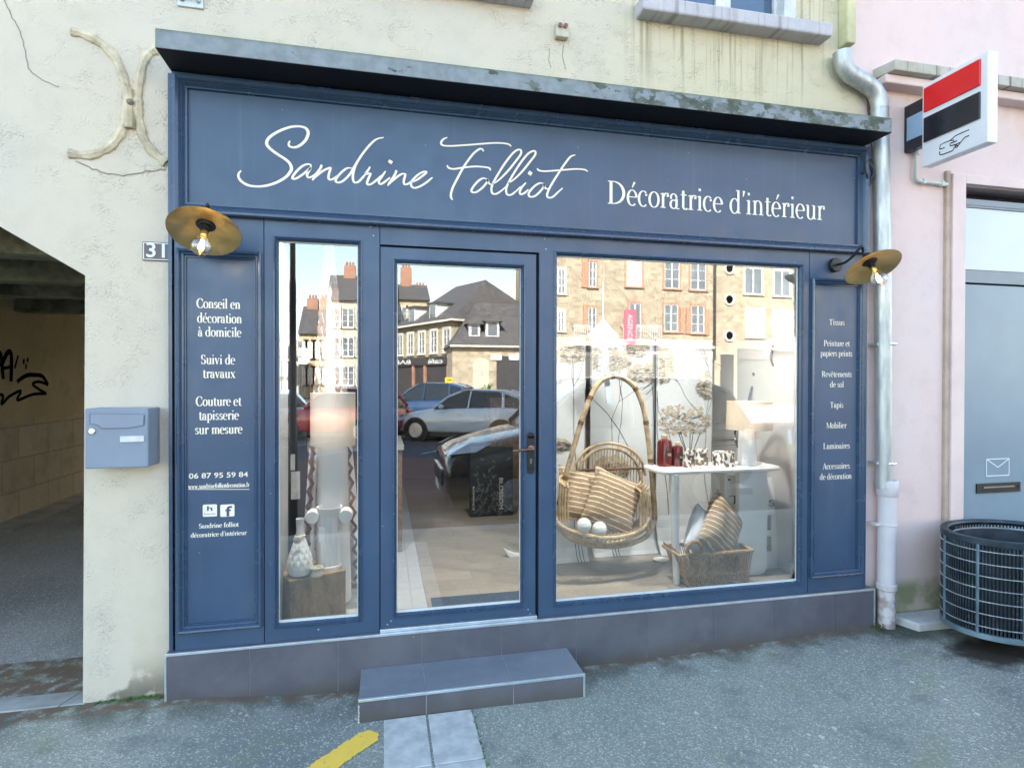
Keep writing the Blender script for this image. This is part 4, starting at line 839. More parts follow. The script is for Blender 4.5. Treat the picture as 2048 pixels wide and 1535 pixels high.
# ------------------------------------------------------------------ inside the shop
FZ = .31
def m_wood_floor():
    t = NT('oak_floor'); b = t.n('TexBrick'); t.l(t.map((1, 1, 1), (0, .03, 0)), b.inputs['Vector']); b.inputs['Scale'].default_value = 1; b.inputs['Brick Width'].default_value = 1.25; b.inputs['Row Height'].default_value = .185
    b.inputs['Mortar Size'].default_value = .0016; b.inputs['Color1'].default_value = (.33, .285, .225, 1); b.inputs['Color2'].default_value = (.40, .345, .275, 1); b.inputs['Mortar'].default_value = (.14, .11, .08, 1)
    g = t.noise(3, 6, .6, t.map((2, 22, 1))); c = t.mix(t.ss(g, .3, .75, 0, .5), b.outputs['Color'], (.25, .205, .155)); t.pbr(c, .42, nrm=t.bump(g, .08, .003)); return t.m
MT['oak'] = m_wood_floor()
def m_floor_tile():
    t = NT('pale_floor_tile'); b = t.n('TexBrick'); t.l(t.map(rot=(0, 0, R_(90))), b.inputs['Vector']); b.offset = 0; b.inputs['Scale'].default_value = 1; b.inputs['Brick Width'].default_value = .6; b.inputs['Row Height'].default_value = .3
    b.inputs['Mortar Size'].default_value = .004; b.inputs['Color1'].default_value = (.46, .47, .47, 1); b.inputs['Color2'].default_value = (.50, .50, .49, 1); b.inputs['Mortar'].default_value = (.34, .34, .34, 1); t.pbr(b.outputs['Color'], .4); return t.m
MT['white_wall'] = mat('white_plaster', (.60, .60, .58), .8, .03, 2, .05, 120)
MT['dark_room'] = mat('brown_back_wall', (.10, .075, .055), .8, .25, 2)
MB().box(.272, 3.1, .053, 5.0, FZ-.05, FZ).build('shop_floor', MT['oak'], kind='structure')
MB().box(-1.29, .270, .053, 5.0, FZ-.05, FZ).build('shop_tiles', m_floor_tile(), kind='structure')
iw = thing('shop_interior', (1, .07, FZ), 'white lined shop interior behind the glass with dark rear wall', 'shop interior')
MB().box(2.90, 3.0, .075, 1.45, FZ, 2.04).build('side_wall', MT['white_wall'], iw); MB().box(2.88, 3.0, .075, 1.45, 2.04, 2.62).build('shaded_upper_wall', MT['dark_room'], iw)  # upper wall, like the ceiling, coloured dark to stand for shade
MB().box(-.70, -.565, .075, .44, FZ, 2.62).build('side_wall', mat('grey_plaster', (.52, .53, .53), .8, .05), iw)
MB().box(-1.29, 3.1, .075, 5.0, 2.62, 2.7).build('ceiling', mat('grey_ceiling', (.22, .21, .20), .8, .06), iw)
MB().box(-1.29, 3.1, 4.9, 5.0, FZ, 2.62).build('rear_wall', MT['dark_room'], iw)
GBW = mat('grey_brown_wall', (.20, .17, .14), .8, .15); MB().box(3.0, 3.1, .075, 4.9, FZ, 2.62).build('rear_side_wall', GBW, iw); MB().box(-1.30, -1.285, .345, 4.9, FZ, 2.62).build('rear_side_wall', GBW, iw)
MB().box(2.885, 2.9, .09, 1.45, FZ, FZ+.07).build('skirting', MT['white_wall'], iw)
MT['spot'] = mat('lamp_disc', (1, 1, 1), .5, 0, emit=(1, .86, .66), estr=14.0)
MT['warm_white'] = mat('satin_white', (.80, .79, .77), .45, .02)
def downlight(x, y, e, label, tilt=0.0):
    d = thing('spot_or_fill_light', (x, y, 2.60), label, 'ceiling light', 'ceiling lights inside the shop')
    MB().lathe([(.085, 0), (.085, .018), (.06, .018), (.06, .008)], (x, y, 2.601), 24, closed=False).build('ring', MT['alu'], d, smooth=True)
    MB().lathe([(.001, 0), (.056, 0)], (x, y, 2.612), 20).build('diffuser', MT['spot'], d)
    l = bpy.data.lights.new('spot_or_fill_lamp', 'AREA'); l.shape = 'DISK'; l.size = .11; l.energy = e; l.spread = R_(125); l.color = (1, .96, .90); o = bpy.data.objects.new('spot_or_fill_lamp', l); COL.objects.link(o); o.parent = d; o.location = (0, 0, -.01); o.rotation_euler = (tilt, 0, 0)
downlight(.90, 1.75, 1.5, 'round lit ceiling light inside the shop, seen through the door')
downlight(2.25, .20, 3.7, 'added unseen fill light above the white console table', R_(6))  # fill added to brighten the display, no such fitting seen
downlight(1.45, .20, 3.0, 'added unseen fill light above the hanging chair', R_(8))  # second added fill, lights the chair from just behind the glass
downlight(-.36, .18, 3.6, 'added unseen fill light above the vases in the narrow window', R_(4))  # added fill for the narrow window display
# doormat and counter
tag(MB().box(.30, .885, .10, .385, FZ, FZ+.012).build('doormat', mat('navy_coir', (.03, .045, .075), .95, .35, 50, .8, 250), bevel=.003), 'dark blue doormat just inside the glazed door', 'doormat')
ct = thing('counter', (-.3, 2.2, FZ), 'brown wooden counter with a pale top, left side of the door view', 'counter')
MT['wood'] = mat('brown_wood', (.23, .135, .065), .5, .3, 4, .15, 40, stretch=(8, 1, 8))
MB().box(-.75, .155, 1.45, 2.2, FZ, 1.14).build('body', MT['wood'], ct, bevel=.004)
MB().box(-.78, .168, 1.42, 2.23, 1.14, 1.18).build('worktop', mat('pale_worktop', (.50, .46, .42), .4, .1), ct, bevel=.005)
tag(MB().box(1.20, 2.6, 3.2, 3.6, FZ, 1.5).build('sideboard', MT['wood'], bevel=.006), 'tall brown wooden sideboard deep inside the shop', 'sideboard')
# wallpaper album standing on the floor
AY = 2.50
ab = thing('wallpaper_album', (1.1, AY, FZ), 'large dark floral wallpaper album titled BLOSSOM standing on the floor', 'album')
a0 = gp(938, 1029, FZ); a1 = gp(1027, 1027, FZ); ax0, ax1 = fp(940, 1000, AY)[0], fp(1026, 1000, AY)[0]; azt = fp(980, 893, AY)[1]
cov = MB().box(ax0, ax1, AY, AY+.05, FZ, azt).build('cover', mat('black_cover', (.018, .02, .022), .5, .3, 9), ab, bevel=.004)
fo = MB(); rr = random.Random(21)
for i in range(120):
    x = rr.uniform(ax0+.12*(ax1-ax0), ax1-.02); z = FZ+rr.betavariate(1, 1.6)*(azt-FZ)*.85+.01; a = rr.uniform(0, 6.28); s = rr.uniform(.012, .04); dx, dz = math.cos(a)*s, math.sin(a)*s
    if x+abs(dx) > ax1-.004 or z+abs(dz) > azt-.004 or z-abs(dz) < FZ+.004: continue
    fo.add([(x-dx, AY-.001-.00004*i, z-dz), (x+dz*.4, AY-.001-.00004*i, z-dx*.4), (x+dx, AY-.001-.00004*i, z+dz), (x-dz*.4, AY-.001-.00004*i, z+dx*.4)], [(0, 1, 2, 3)])
fo.build('foliage_print', mat('grey_leaf_print', (.10, .105, .095), .6, .5, 12), cov)
tm = MB(); Mv = Matrix(((0, 0, 0, 0), (0, 1, 0, 0), (0, 0, 0, 0), (0, 0, 0, 1)))
def vert_text(mb, txt, xc, z0, z1, wid, y, bold=0):      # reads downwards
    vs, fs = sans_mesh(txt, 1, bold); A = np.array(vs); l0, l1, h0_, h1_ = A[:, 0].min(), A[:, 0].max(), A[:, 1].min(), A[:, 1].max()
    mb.add([(xc+(v[1]-(h0_+h1_)/2)/(h1_-h0_)*wid, y, z1-(v[0]-l0)/(l1-l0)*(z1-z0)) for v in vs], fs)
vert_text(tm, 'BLOSSOM', fp(1002, 960, AY)[0], fp(1002, 1017, AY)[1], fp(1002, 955, AY)[1], .042, AY-.008)
tm.build('title', MT['letter'], cov)
tm = MB(); vert_text(tm, 'ROMANCE', fp(943, 960, AY)[0]+.02, fp(1002, 1017, AY)[1], fp(1002, 970, AY)[1], .02, AY-.008); tm.build('spine_title', MT['letter'], cov)
# ---- tree wallpaper panels
MT['paper'] = mat('white_wallpaper', (.58, .59, .59), .75, .03, 3)
MT['ink'] = mat('black_print', (.035, .035, .04), .8, .2); MT['beige_ink'] = mat('beige_print', (.46, .39, .29), .8, .22, 30)
def tree_print(ln, fo, x, z0, z1, y, rr, x0, x1, blobs):
    cl_ = lambda v: max(x0+.004, min(x1-.004, v))
    def br(px, pz, ang, L, w, d):
        pts = [(px, pz)]; a = ang
        for i in range(6):
            a += rr.gauss(0, .12); px += math.sin(a)*L/6; pz += math.cos(a)*L/6; pts.append((cl_(px), min(pz, 2.03)))
        ln.ribbon(pts, [w*(1-.4*i/6) for i in range(7)], y-.001-.0001*(len(ln.f) % 9))
        if d > 0:
            for k in range(rr.choice((2, 3))): br(px, pz, a+rr.uniform(-.75, .75), L*rr.uniform(.45, .7), w*.6, d-1)
    for dx in (-.012, .012): br(x+dx, z0, rr.uniform(-.05, .05), (z1-z0)*.55, .006, 3)
    for bx, bz, rx, rz in blobs:
        for k in range(170):
            a = rr.uniform(0, 6.28); q = math.sqrt(rr.random()); ex = bx+rx*q*math.cos(a); ez = bz+rz*q*math.sin(a); s = rr.uniform(.010, .026)
            if not (x0+s < ex < x1-s) or ez > 2.02: continue
            an_ = rr.uniform(-.5, 3.6); n_ = 5; yy = y-.0016-.00001*k
            P = [(ex+s*rr.uniform(.6, 1.1)*math.cos(an_+j*6.28/n_), yy, ez+s*.8*rr.uniform(.5, 1.1)*math.sin(an_+j*6.28/n_)) for j in range(n_)]
            fo.add(P, [tuple(range(n_))])
        for k in range(150):
            a = rr.uniform(0, 6.28); q = math.sqrt(rr.uniform(.05, 1)); ex = bx+rx*q*math.cos(a); ez = bz-rz*.3+rz*q*.72*math.sin(a); s = rr.uniform(.012, .03)
            if not (x0+s < ex < x1-s) or ez > 2.02: continue
            ln.ribbon([(ex-s*.5, ez), (ex-s*.15, ez+s*.28), (ex+s*.2, ez+s*.1), (ex+s*.5, ez+s*.3)], .0028, y-.004-.00001*k)
def panel(nm, label, pxa, pxb, y, seed, trees, zt=2.04, curl=True):
    x0 = fp(pxa, 900, y)[0]; x1 = fp(pxb, 900, y)[0]; rr = random.Random(seed)
    T = thing('hanging_wallpaper', ((x0+x1)/2, y, FZ), label, 'wallpaper panel', 'hanging tree print wallpaper drops')
    prof = [(y, zt), (y, FZ+.30)]
    if curl: prof += [(y-.006, FZ+.2), (y-.03, FZ+.10), (y-.07, FZ+.03), (y-.10, FZ+.004)]
    else: prof += [(y, FZ+.002)]
    m = MB(); n_ = len(prof)
    for yy, z in prof: m.v += [(x0, yy, z), (x1, yy, z)]
    for yy, z in prof: m.v += [(x0, yy+.012, z+.002), (x1, yy+.012, z+.002)]
    for i in range(n_-1): m.f += [(2*i, 2*i+1, 2*i+3, 2*i+2), (2*n_+2*i, 2*n_+2*i+2, 2*n_+2*i+3, 2*n_+2*i+1), (2*i, 2*i+2, 2*n_+2*i+2, 2*n_+2*i), (2*i+1, 2*n_+2*i+1, 2*n_+2*i+3, 2*i+3)]
    m.f += [(0, 2*n_, 2*n_+1, 1), (2*n_-2, 2*n_-1, 4*n_-1, 4*n_-2)]
    sh = m.build('sheet', MT['paper'], T)
    ln = MB(); fo = MB()
    for px, py, h_, bl in trees:
        tx, tz = fp(px, py, y); B = []
        for bpx, bpy, rx, rz in bl: c_ = fp(bpx, bpy, y); B.append((c_[0], c_[1], rx, rz))
        tree_print(ln, fo, tx, FZ+.302, FZ+.302+h_, y-.001, rr, x0, x1, B)
    fo.build('foliage_print', MT['beige_ink'], sh); ln.build('branch_print', MT['ink'], sh)
    # printed stripes at the foot of the drop
    if curl and trees:
        fs_ = MB(); tx = fp(trees[0][0], 1000, y)[0]
        for dx in (-.03, -.005, .02):
            v = []
            for yy, z in prof[1:]: v += [(tx+dx-.003, yy-.0025, z+.001), (tx+dx+.003, yy-.0025, z+.001)]
            fs_.add(v, [(2*i, 2*i+1, 2*i+3, 2*i+2) for i in range(len(prof)-2)])
        fs_.build('trunk_print', MT['ink'], sh)
    return T
panel('a', 'narrow white tree print wallpaper drop behind the left arm of the hanging chair', 1085, 1171, .98, 4, [(1156, 1000, 1.9, [(1118, 890, .10, .05), (1140, 700, .16, .10)])])
panel('b', 'white tree print wallpaper drop directly behind the rattan hanging chair', 1181, 1309, 1.06, 8, [(1226, 1000, 1.7, [(1215, 720, .2, .09), (1290, 745, .16, .08), (1225, 935, .16, .10)]), (1297, 990, 2.0, [(1275, 690, .1, .1)])])
panel('c', 'tree print wallpaper drop with a beige crown, behind the bottles on the console', 1313, 1424, 1.0, 15, [(1417, 1010, 1.4, [(1368, 840, .27, .13), (1418, 770, .12, .12)]), (1340, 990, 1.9, [(1325, 730, .1, .15)])])
# black framed picture in the dark gap
pf = thing('framed_picture', (2.95, 2.4, 1.2), 'thin black framed picture in the dark gap beside the table lamp', 'picture')
a = fp(1452, 892, 2.4); b = fp(1500, 792, 2.4)
MB().frame(a[0], b[0], a[1], b[1], [(0, 2.42), (0, 2.39), (.025, 2.39), (.025, 2.41)]).build('frame', MT['black'], pf)
MB().box(a[0]+.025, b[0]-.025, 2.405, 2.42, a[1]+.025, b[1]-.025).build('print', mat('greige_print', (.30, .27, .23), .7, .2, 3), pf)
# ---- hanging rattan chair
MT['rattan'] = mat('rattan', (.50, .37, .22), .5, .3, 22, .2, 120); MT['basket'] = mat('basket_cane', (.42, .27, .135), .6, .45, 40, .3, 120); MT['rattan_dark'] = mat('rattan_binding', (.17, .085, .04), .6, .3, 60)
hc = thing('hanging_chair', (1.55, .60, .55), 'egg shaped rattan hanging chair with two striped cushions', 'hanging chair')
HY = .60
hp_ = [(1222, 752), (1197, 763), (1178, 795), (1160, 845), (1145, 900), (1130, 955), (1119, 1005), (1117, 1040), (1132, 1068), (1165, 1085), (1215, 1092), (1262, 1086), (1296, 1068), (1309, 1035), (1306, 980), (1300, 920), (1293, 865), (1284, 815), (1268, 777), (1246, 757)]
q = catmull([fp(x, y, HY) for x, y in hp_], 5, closed=True)
MB().tube([(x, HY+.10*max(0, (z-.9))*-.35, z) for x, z in q], .020, 8, closed=True).build('hoop', MT['rattan'], hc, smooth=True)
bd = MB()
for px, py in ((1222, 752), (1178, 795), (1268, 777), (1130, 955), (1300, 920), (1119, 1005), (1309, 1035), (1160, 845), (1288, 840)):
    c = fp(px, py, HY); i = min(range(len(q)), key=lambda k: (q[k][0]-c[0])**2+(q[k][1]-c[1])**2); A = Vector((q[i][0], HY+.10*max(0, (q[i][1]-.9))*-.35, q[i][1])); B = Vector((q[i-1][0], A.y, q[i-1][1])); d = (A-B).normalized()*.014
    bd.tube([tuple(A-d), tuple(A+d)], .022, 8)
bd.build('hoop_binding', MT['rattan_dark'], hc, smooth=True)
KY = .86
for k, off in enumerate((0, 9)):
    ar = [(1146+off, 945+off), (1156+off*.8, 918+off), (1180+off*.5, 895+off), (1218, 886+off), (1255-off*.5, 895+off), (1281-off*.8, 918+off), (1291-off, 950+off)]
    MB().tube([(x, KY, z) for x, z in catmull([fp(x, y, KY) for x, y in ar], 6)], .012, 8).build('back_arch', MT['rattan'], hc, smooth=True)
sl_ = MB(); arch = catmull([fp(x, y, KY) for x, y in [(1152, 945), (1162, 920), (1184, 902), (1218, 894), (1252, 902), (1276, 920), (1288, 950)]], 8)
zb_ = fp(1218, 1050, KY)[1]
for i in range(23):
    x = arch[0][0]+(arch[-1][0]-arch[0][0])*(i+.5)/23; z = max(p[1] for p in arch if abs(p[0]-x) < .04); sl_.tube([(x, KY+.006, zb_), (x, KY+.006, (z+zb_)/2), (x, KY+.004, z)], .0045, 6)
sl_.build('back_spindles', MT['rattan'], hc, smooth=True)
l_, r_2 = fp(1152, 940, KY), fp(1288, 946, KY)
MB().tube([(l_[0], KY-.006, l_[1]), ((l_[0]+r_2[0])/2, KY-.006, l_[1]-.0), (r_2[0], KY-.006, l_[1])], .009, 8).build('back_rail', MT['rattan_dark'], hc, smooth=True)
sy0_ = .40
rim = catmull([fp(x, y, sy0_) for x, y in [(1117, 1040), (1128, 1056), (1160, 1068), (1215, 1075), (1265, 1070), (1297, 1058), (1309, 1040)]], 6)
MB().tube([(x, sy0_+.10*abs((x-1.5)/.4)**2, z) for x, z in rim], .014, 8).build('seat_rim', MT['rattan'], hc, smooth=True)
MB().tube([(x, sy0_+.03+.10*abs((x-1.5)/.4)**2, z-.045+.02*abs((x-1.5)/.4)) for x, z in rim], .012, 8).build('seat_rim', MT['rattan'], hc, smooth=True)
sp_ = MB()
for i in range(2, len(rim)-2):
    x, z = rim[i]; yy = sy0_+.10*abs((x-1.5)/.4)**2; sp_.tube([(x, yy, z), (x, yy+.03, z-.045)], .004, 6); 
    sp_.tube([(x, yy, z+.004), (x, .62, z-.02), (x+.04, KY, zb_)], .006, 6)
sp_.build('seat_slats', MT['rattan'], hc, smooth=True)
for side, pxs, py0, py1 in ((-1, (1121, 1126, 1131, 1137), 966, 1044), (1, (1282, 1288, 1294, 1300), 982, 1062)):
    m = MB()
    for i, px in enumerate(pxs): c = fp(px, py0+3*i, .50); d = fp(px-1, py1, .48); m.tube([(d[0], .48, d[1]), ((c[0]+d[0])/2+.006*side, .49, (c[1]+d[1])/2), (c[0], .50, c[1]), (c[0]+.01*-side, .56, c[1]+.012), (fp(px, 950, KY)[0], KY, c[1])], .009, 7)
    m.build('arm_rods', MT['rattan'], hc, smooth=True)
# suspension
hk = thing('chair_hanger', (fp(1210, 745, HY)[0], HY, 1.75), 'white diamond plate, spring and strap holding up the hanging chair', 'hanger')
c = fp(1207, 672, HY); rd = (fp(1241, 672, HY)[0]-c[0])*.93
MB().prism([(c[0]-rd, c[1]), (c[0], c[1]-rd), (c[0]+rd, c[1]), (c[0], c[1]+rd)], HY, HY+.02).build('diamond_plate', MT['warm_white'], hk, bevel=.003)
sp2 = fp(1207, 706, HY); sp3 = fp(1208, 748, HY); pts = []
for i in range(150): t = i/149; a = t*2*math.pi*8; pts.append((sp2[0]+.036*math.cos(a), HY+.036*math.sin(a), sp2[1]+(sp3[1]-sp2[1])*t))
MB().tube(pts, .006, 6).build('spring', MT['white'], hk, smooth=True)
s1_ = fp(1209, 745, HY); s2_ = fp(1216, 806, HY); m = MB(); m.box(-.019, .019, -.003, .003, 0, s1_[1]-s2_[1]+.01); ob = m.build('strap', mat('pale_strap', (.55, .62, .66), .6, .1), hk, world=False); ob.location = Vector((s2_[0], HY-.02, s2_[1]))-hk.location; ob.rotation_euler = (0, R_(-6), 0)
MB().tube([(c[0], HY+.01, c[1]+rd), (c[0], HY+.01, 2.62)], .006, 6).build('rod', MT['alu'], hk, smooth=True)
# cushions
def m_stripe():
    t = NT('striped_linen'); p = t.sep(); wv = t.math('SINE', t.math('MULTIPLY', t.math('ADD', p[2], t.math('MULTIPLY', t.noise(6, 3), .012)), 2*math.pi/.036)); brk = t.ss(t.noise(1, 2, .5, t.map((30, 30, 160))), .36, .42)
    m_ = t.math('MULTIPLY', t.ss(wv, .72, .86), brk); c = t.mix(t.ss(t.noise(60, 3), .3, .7), (.36, .25, .15), (.31, .21, .12)); c = t.mix(m_, c, (.76, .68, .54)); t.pbr(c, .9, nrm=t.bump(t.noise(220, 2), .3, .003), sheen=.2); return t.m
MT['stripe'] = m_stripe()
def cushion(nm, w, h, dpt, loc, rot, material, label, group=None, pinch=.10):
    m = MB(); N_ = 18
    for side in (1, -1):
        b = len(m.v)
        for i in range(N_+1):
            for j in range(N_+1):
                u, v = i/N_*2-1, j/N_*2-1; px_ = u*(1-pinch*(1-abs(u)**2)*0-pinch*(1-v*v)*abs(u)**3*0); 
                ex = 1-pinch*(1-v*v)*.9; ez = 1-pinch*(1-u*u)*.9
                x = u*w/2*ex; z = v*h/2*ez; f = ((1-u**4)*(1-v**4))**.55; wr = .006*math.sin(7*u+3*v)*f
                m.v.append((x, side*(dpt/2*f+wr), z))
        for i in range(N_):
            for j in range(N_): k = b+i*(N_+1)+j; m.f.append((k, k+1, k+N_+2, k+N_+1))
    o = m.build(nm, material, None, smooth=True, world=False, auto=False); o.location = loc; o.rotation_euler = rot
    return tag(o, label, 'cushion', group)
a = fp(1163, 992, .66); cushion('cushion', .37, .40, .13, (a[0], .70, a[1]), (R_(-22), R_(13), R_(6)), MT['stripe'], 'tan striped cushion at the back left of the hanging chair', 'tan striped cushions')
a = fp(1231, 1004, .56); cushion('cushion', .41, .41, .15, (a[0], .60, a[1]), (R_(-20), R_(24), R_(-4)), MT['stripe'], 'tan striped cushion tilted in front in the hanging chair', 'tan striped cushions')
def m_ribbed():
    t = NT('ribbed_white'); p = t.sep(); wv = t.math('SINE', t.math('MULTIPLY', p[2], 2*math.pi/.009)); t.pbr((.78, .78, .76), .8, nrm=t.bump(wv, .5, .003)); return t.m
MT['ribbed'] = m_ribbed()
for px, py, lb_ in ((1168, 1050, 'white ribbed ball on the chair seat, the left one against the cushion'), (1199, 1057.5, 'white ribbed ball on the chair seat, the right one nearer the rim')):
    a = fp(px, py, .44); tag(MB().sphere((a[0], .44, a[1]), .051, 20, 14).build('ribbed_ball', MT['ribbed'], smooth=True), lb_, 'ball', 'white balls on the chair')
# small pale floor pieces
a = gp(1322, 1120, FZ); tag(MB().lathe([(.001, .0), (.055, 0), (.06, .01), (.001, .012)], (a[0], a[1], FZ), 24).build('floor_dish', MT['warm_white'], smooth=True), 'flat white dish on the floor left of the console leg', 'dish')
sw_ = [(1008, 1096), (1014, 1108), (1024, 1122), (1036, 1132), (1060, 1140), (1090, 1132), (1090, 1108), (1050, 1108), (1030, 1106), (1016, 1101)]
P = [fp(x, y, 1.15) for x, y in sw_]; tag(MB().prism(P, 1.13, 1.19).build('curved_support', MT['warm_white'], bevel=.008), 'white curved support reaching past the right edge of the door glass', 'curved stand')
# ---- console table
MT['console'] = mat('white_lacquer', (.86, .87, .88), .35, .02)
ctb = thing('console_table', (2.3, .40, FZ), 'white console table with rounded top, one tapered leg and one slab leg', 'console table')
TZ = fp(1345, 942, .27)[1]; x0, x1 = fp(1306, 935, .40)[0], fp(1547, 932, .40)[0]
top = []
for (cx, cy, r, a0) in ((x1-.09, .53, .09, 0), (x0+.07, .53, .07, 90), (x0+.10, .37, .10, 180), (x1-.09, .36, .09, 270)):
    for k in range(7): a = R_(a0+k*15); top.append((cx+r*math.cos(a), cy+r*math.sin(a)))
MB().slab(top, TZ-.025, TZ).build('top', MT['console'], ctb, bevel=.007)
l0 = gp(1340, 1168, FZ); MB().lathe([(.019, FZ), (.023, FZ+.02), (.034, TZ-.03), (.034, TZ-.025)], (0, 0, 0), 16, Matrix.Translation((fp(1347, 955, .30)[0], .30, 0)) @ Matrix(((1, 0, -.035, .035*TZ), (0, 1, 0, 0), (0, 0, 1, 0), (0, 0, 0, 1)))).build('leg', MT['console'], ctb, smooth=True)
xa, xb = fp(1474, 1000, .36)[0], fp(1531, 1000, .36)[0]
pl = [(xa, FZ), (xb-.05, FZ), (xb-.012, FZ+.015), (xb, FZ+.05), (xb+.012, TZ-.14), (xb+.0, TZ-.06), (xb-.03, TZ-.026), (xa, TZ-.026)]
MB().prism(pl, .34, .385).build('slab_leg', MT['console'], ctb, bevel=.01)
# things on the console
def on(px, py): return gp(px, py, TZ)
MT['amber'] = mat('dark_red_bottle', (.13, .012, .010), .12, .15, 5, coat=.5); MT['label'] = mat('dark_green_label', (.02, .035, .025), .5, .1); MT['cork'] = mat('pale_cork', (.62, .52, .38), .8, .2, 40)
def bottle(px, pyb, pyt, pw, label):
    x, y = on(px, pyb); y = max(.33, min(.50, y+.03)); x = fp(px, pyb, y)[0]; h = (pyb-pyt)/1150*3.9; r = pw/2/1150*3.75
    T = thing('bottle', (x, y, TZ), label, 'bottle', 'dark red fragrance bottles')
    MB().lathe([(r*.9, 0), (r, .006), (r, h*.74), (r*.86, h*.83), (r*.42, h*.87), (r*.38, h*.9)], (x, y, TZ), 20).build('glass_body', MT['amber'], T, smooth=True)
    MB().lathe([(r*.42, h*.88), (r*.44, h*.92), (r*.44, h), (r*.3, h*1.005)], (x, y, TZ), 16).build('stopper', MT['cork'], T, smooth=True)
    m = MB(); z = TZ+h*.40; n_ = 20
    for j in range(n_): a = 2*math.pi*j/n_; b_ = R_(-78)+.62*math.cos(a); m.v.append((x+(r+.0012)*math.cos(b_), y+(r+.0012)*math.sin(b_), z+h*.2*math.sin(a)))
    m.f.append(tuple(range(n_))); lab = m.build('label', MT['label'], T)
    m = MB()
    vs, fs = sans_mesh('N1' if pw < 28 else 'N2', 1, .01); A = np.array(vs); ww, hh = A[:, 0].max()-A[:, 0].min(), A[:, 1].max()-A[:, 1].min()
    m.add([(x+(r+.002)*math.cos(R_(-78)+((v[0]-A[:, 0].min())/ww-.5)*.5), y+(r+.003)*math.sin(R_(-78)+((v[0]-A[:, 0].min())/ww-.5)*.5), z+((v[1]-A[:, 1].min())/hh-.5)*h*.09) for v in vs], fs); m.build('label_text', MT['letter'], lab)
bottle(1329, 930, 864, 33, 'larger dark red bottle with oval label at the left end of the console')
bottle(1355, 933, 882, 24, 'smaller dark red bottle with oval label beside the reed diffuser')
def m_terrazzo():
    t = NT('speckled_ceramic'); v = t.vor(60, v=t.map((1, 1, .75))); q_ = t.n('SeparateColor'); t.l(v.outputs['Color'], q_.inputs[0]); c = t.mix(t.ss(q_.outputs[0], .62, .64), (.74, .72, .68), (.20, .13, .085)); c = t.mix(t.ss(q_.outputs[1], .82, .84), c, (.07, .065, .06)); t.pbr(c, .3, spec=.5); return t.m
MT['terrazzo'] = m_terrazzo()
def pot(nm, px, pyb, pyt, pw, label, cat, depth, group=None):
    x = fp(px, pyb, depth)[0]; h = (pyb-pyt)/1150*3.9; r = pw/2/1150*3.85
    T = thing(nm, (x, depth, TZ), label, cat, group)
    MB().lathe([(r*.93, 0), (r, .008), (r, h-.006), (r*.95, h), (r*.9, h-.004), (r*.88, .02), (.001, .018)], (x, depth, TZ), 24).build('vessel', MT['terrazzo'], T, smooth=True)
    return T, x, h, r
T, x, h, r = pot('reed_diffuser', 1379, 930, 892, 25, 'speckled diffuser pot with five dark reeds on the console', 'diffuser', .40)
for i, (dx, dy) in enumerate(((-.085, .0), (-.06, .02), (-.002, -.01), (.035, .01), (.075, -.01))): MB().tube([(x-dx*.15, .40, TZ+.02), (x+dx, .40+dy, TZ+.24+.01*(i % 2))], .0026, 6).build('reed', MT['black'], T)
pot('speckled_pot', 1404, 921, 887, 27, 'small speckled candle pot behind the white shells', 'pot', .49, 'speckled pots on the console')
pot('speckled_pot', 1447, 929, 899, 46, 'wide low speckled bowl between the shells and the table lamp', 'pot', .42, 'speckled pots on the console')
for px, py, s, lb_ in ((1393, 931, .022, 'white shell lying in front of the diffuser'), (1402, 930, .017, 'cream shell next to the white shell on the console')):
    x = fp(px, py, .345)[0]; tag(MB().lathe([(.001, -s*1.3), (s*.45, -s*.6), (s*.7, 0), (s*.4, s*.5), (.001, s*.8)], (0, 0, 0), 10, Matrix.Translation((x, .345, TZ+s*.55)) @ _rot('Y', R_(70)) @ _rot('X', R_(25)) @ Matrix.Diagonal((.8, 1, 1, 1))).build('shell', mat('shell', (.74, .70, .63), .5, .1, 40), smooth=True), lb_, 'shell', 'shells on the console')
x = fp(1338, 926, .33)[0]; tag(MB().box(-.02, .02, -.001, .001, 0, .026, Matrix.Translation((x, .315, TZ)) @ _rot('Z', R_(-15)) @ _rot('X', R_(-35))).build('price_card', mat('pale_pink_card', (.72, .55, .56), .7, .1, 60)), 'small pink price card leaning on the larger red bottle', 'price card')
MT['shade'] = None
def m_shade(name, col, es):
    t = NT(name); c = t.mix(t.ss(t.noise(1, 2, .5, t.map((150, 150, 8))), .3, .7), sc3(col, .93), col); d = t.n('BsdfDiffuse'); t.l(c, d.inputs[0]); tr_ = t.n('BsdfTranslucent'); t.l(c, tr_.inputs[0]); m_ = t.n('MixShader'); m_.inputs[0].default_value = .42; t.l(d.outputs[0], m_.inputs[1]); t.l(tr_.outputs[0], m_.inputs[2]); t.l(m_.outputs[0], t.out.inputs[0]); return t.m
MT['shade'] = m_shade('linen_shade', (.82, .76, .67), 0); MT['shade_white'] = m_shade('white_shade', (.85, .835, .81), 0)
def lamp_light(T, loc, e):
    l = bpy.data.lights.new('bulb_light', 'POINT'); l.energy = e; l.color = (1, .82, .62); l.shadow_soft_size = .03; o = bpy.data.objects.new('bulb_light', l); COL.objects.link(o); o.parent = T; o.location = Vector(loc)-T.location
x = fp(1494, 925, .43)[0]; LYY = .43
tl = thing('table_lamp', (x, LYY, TZ), 'lit table lamp with beige linen drum shade and white column base', 'table lamp')
zs0, zs1 = fp(1497, 858, LYY)[1], fp(1497, 802, LYY)[1]; rs = (fp(1541, 830, LYY)[0]-fp(1458, 830, LYY)[0])/2*.94; xs_ = fp(1499, 830, LYY)[0]
MB().lathe([(.062, 0), (.066, .012), (.064, .10), (.056, zs0-TZ+.05), (.02, zs0-TZ+.055)], (x, LYY, TZ), 24).build('base', MT['console'], tl, smooth=True)
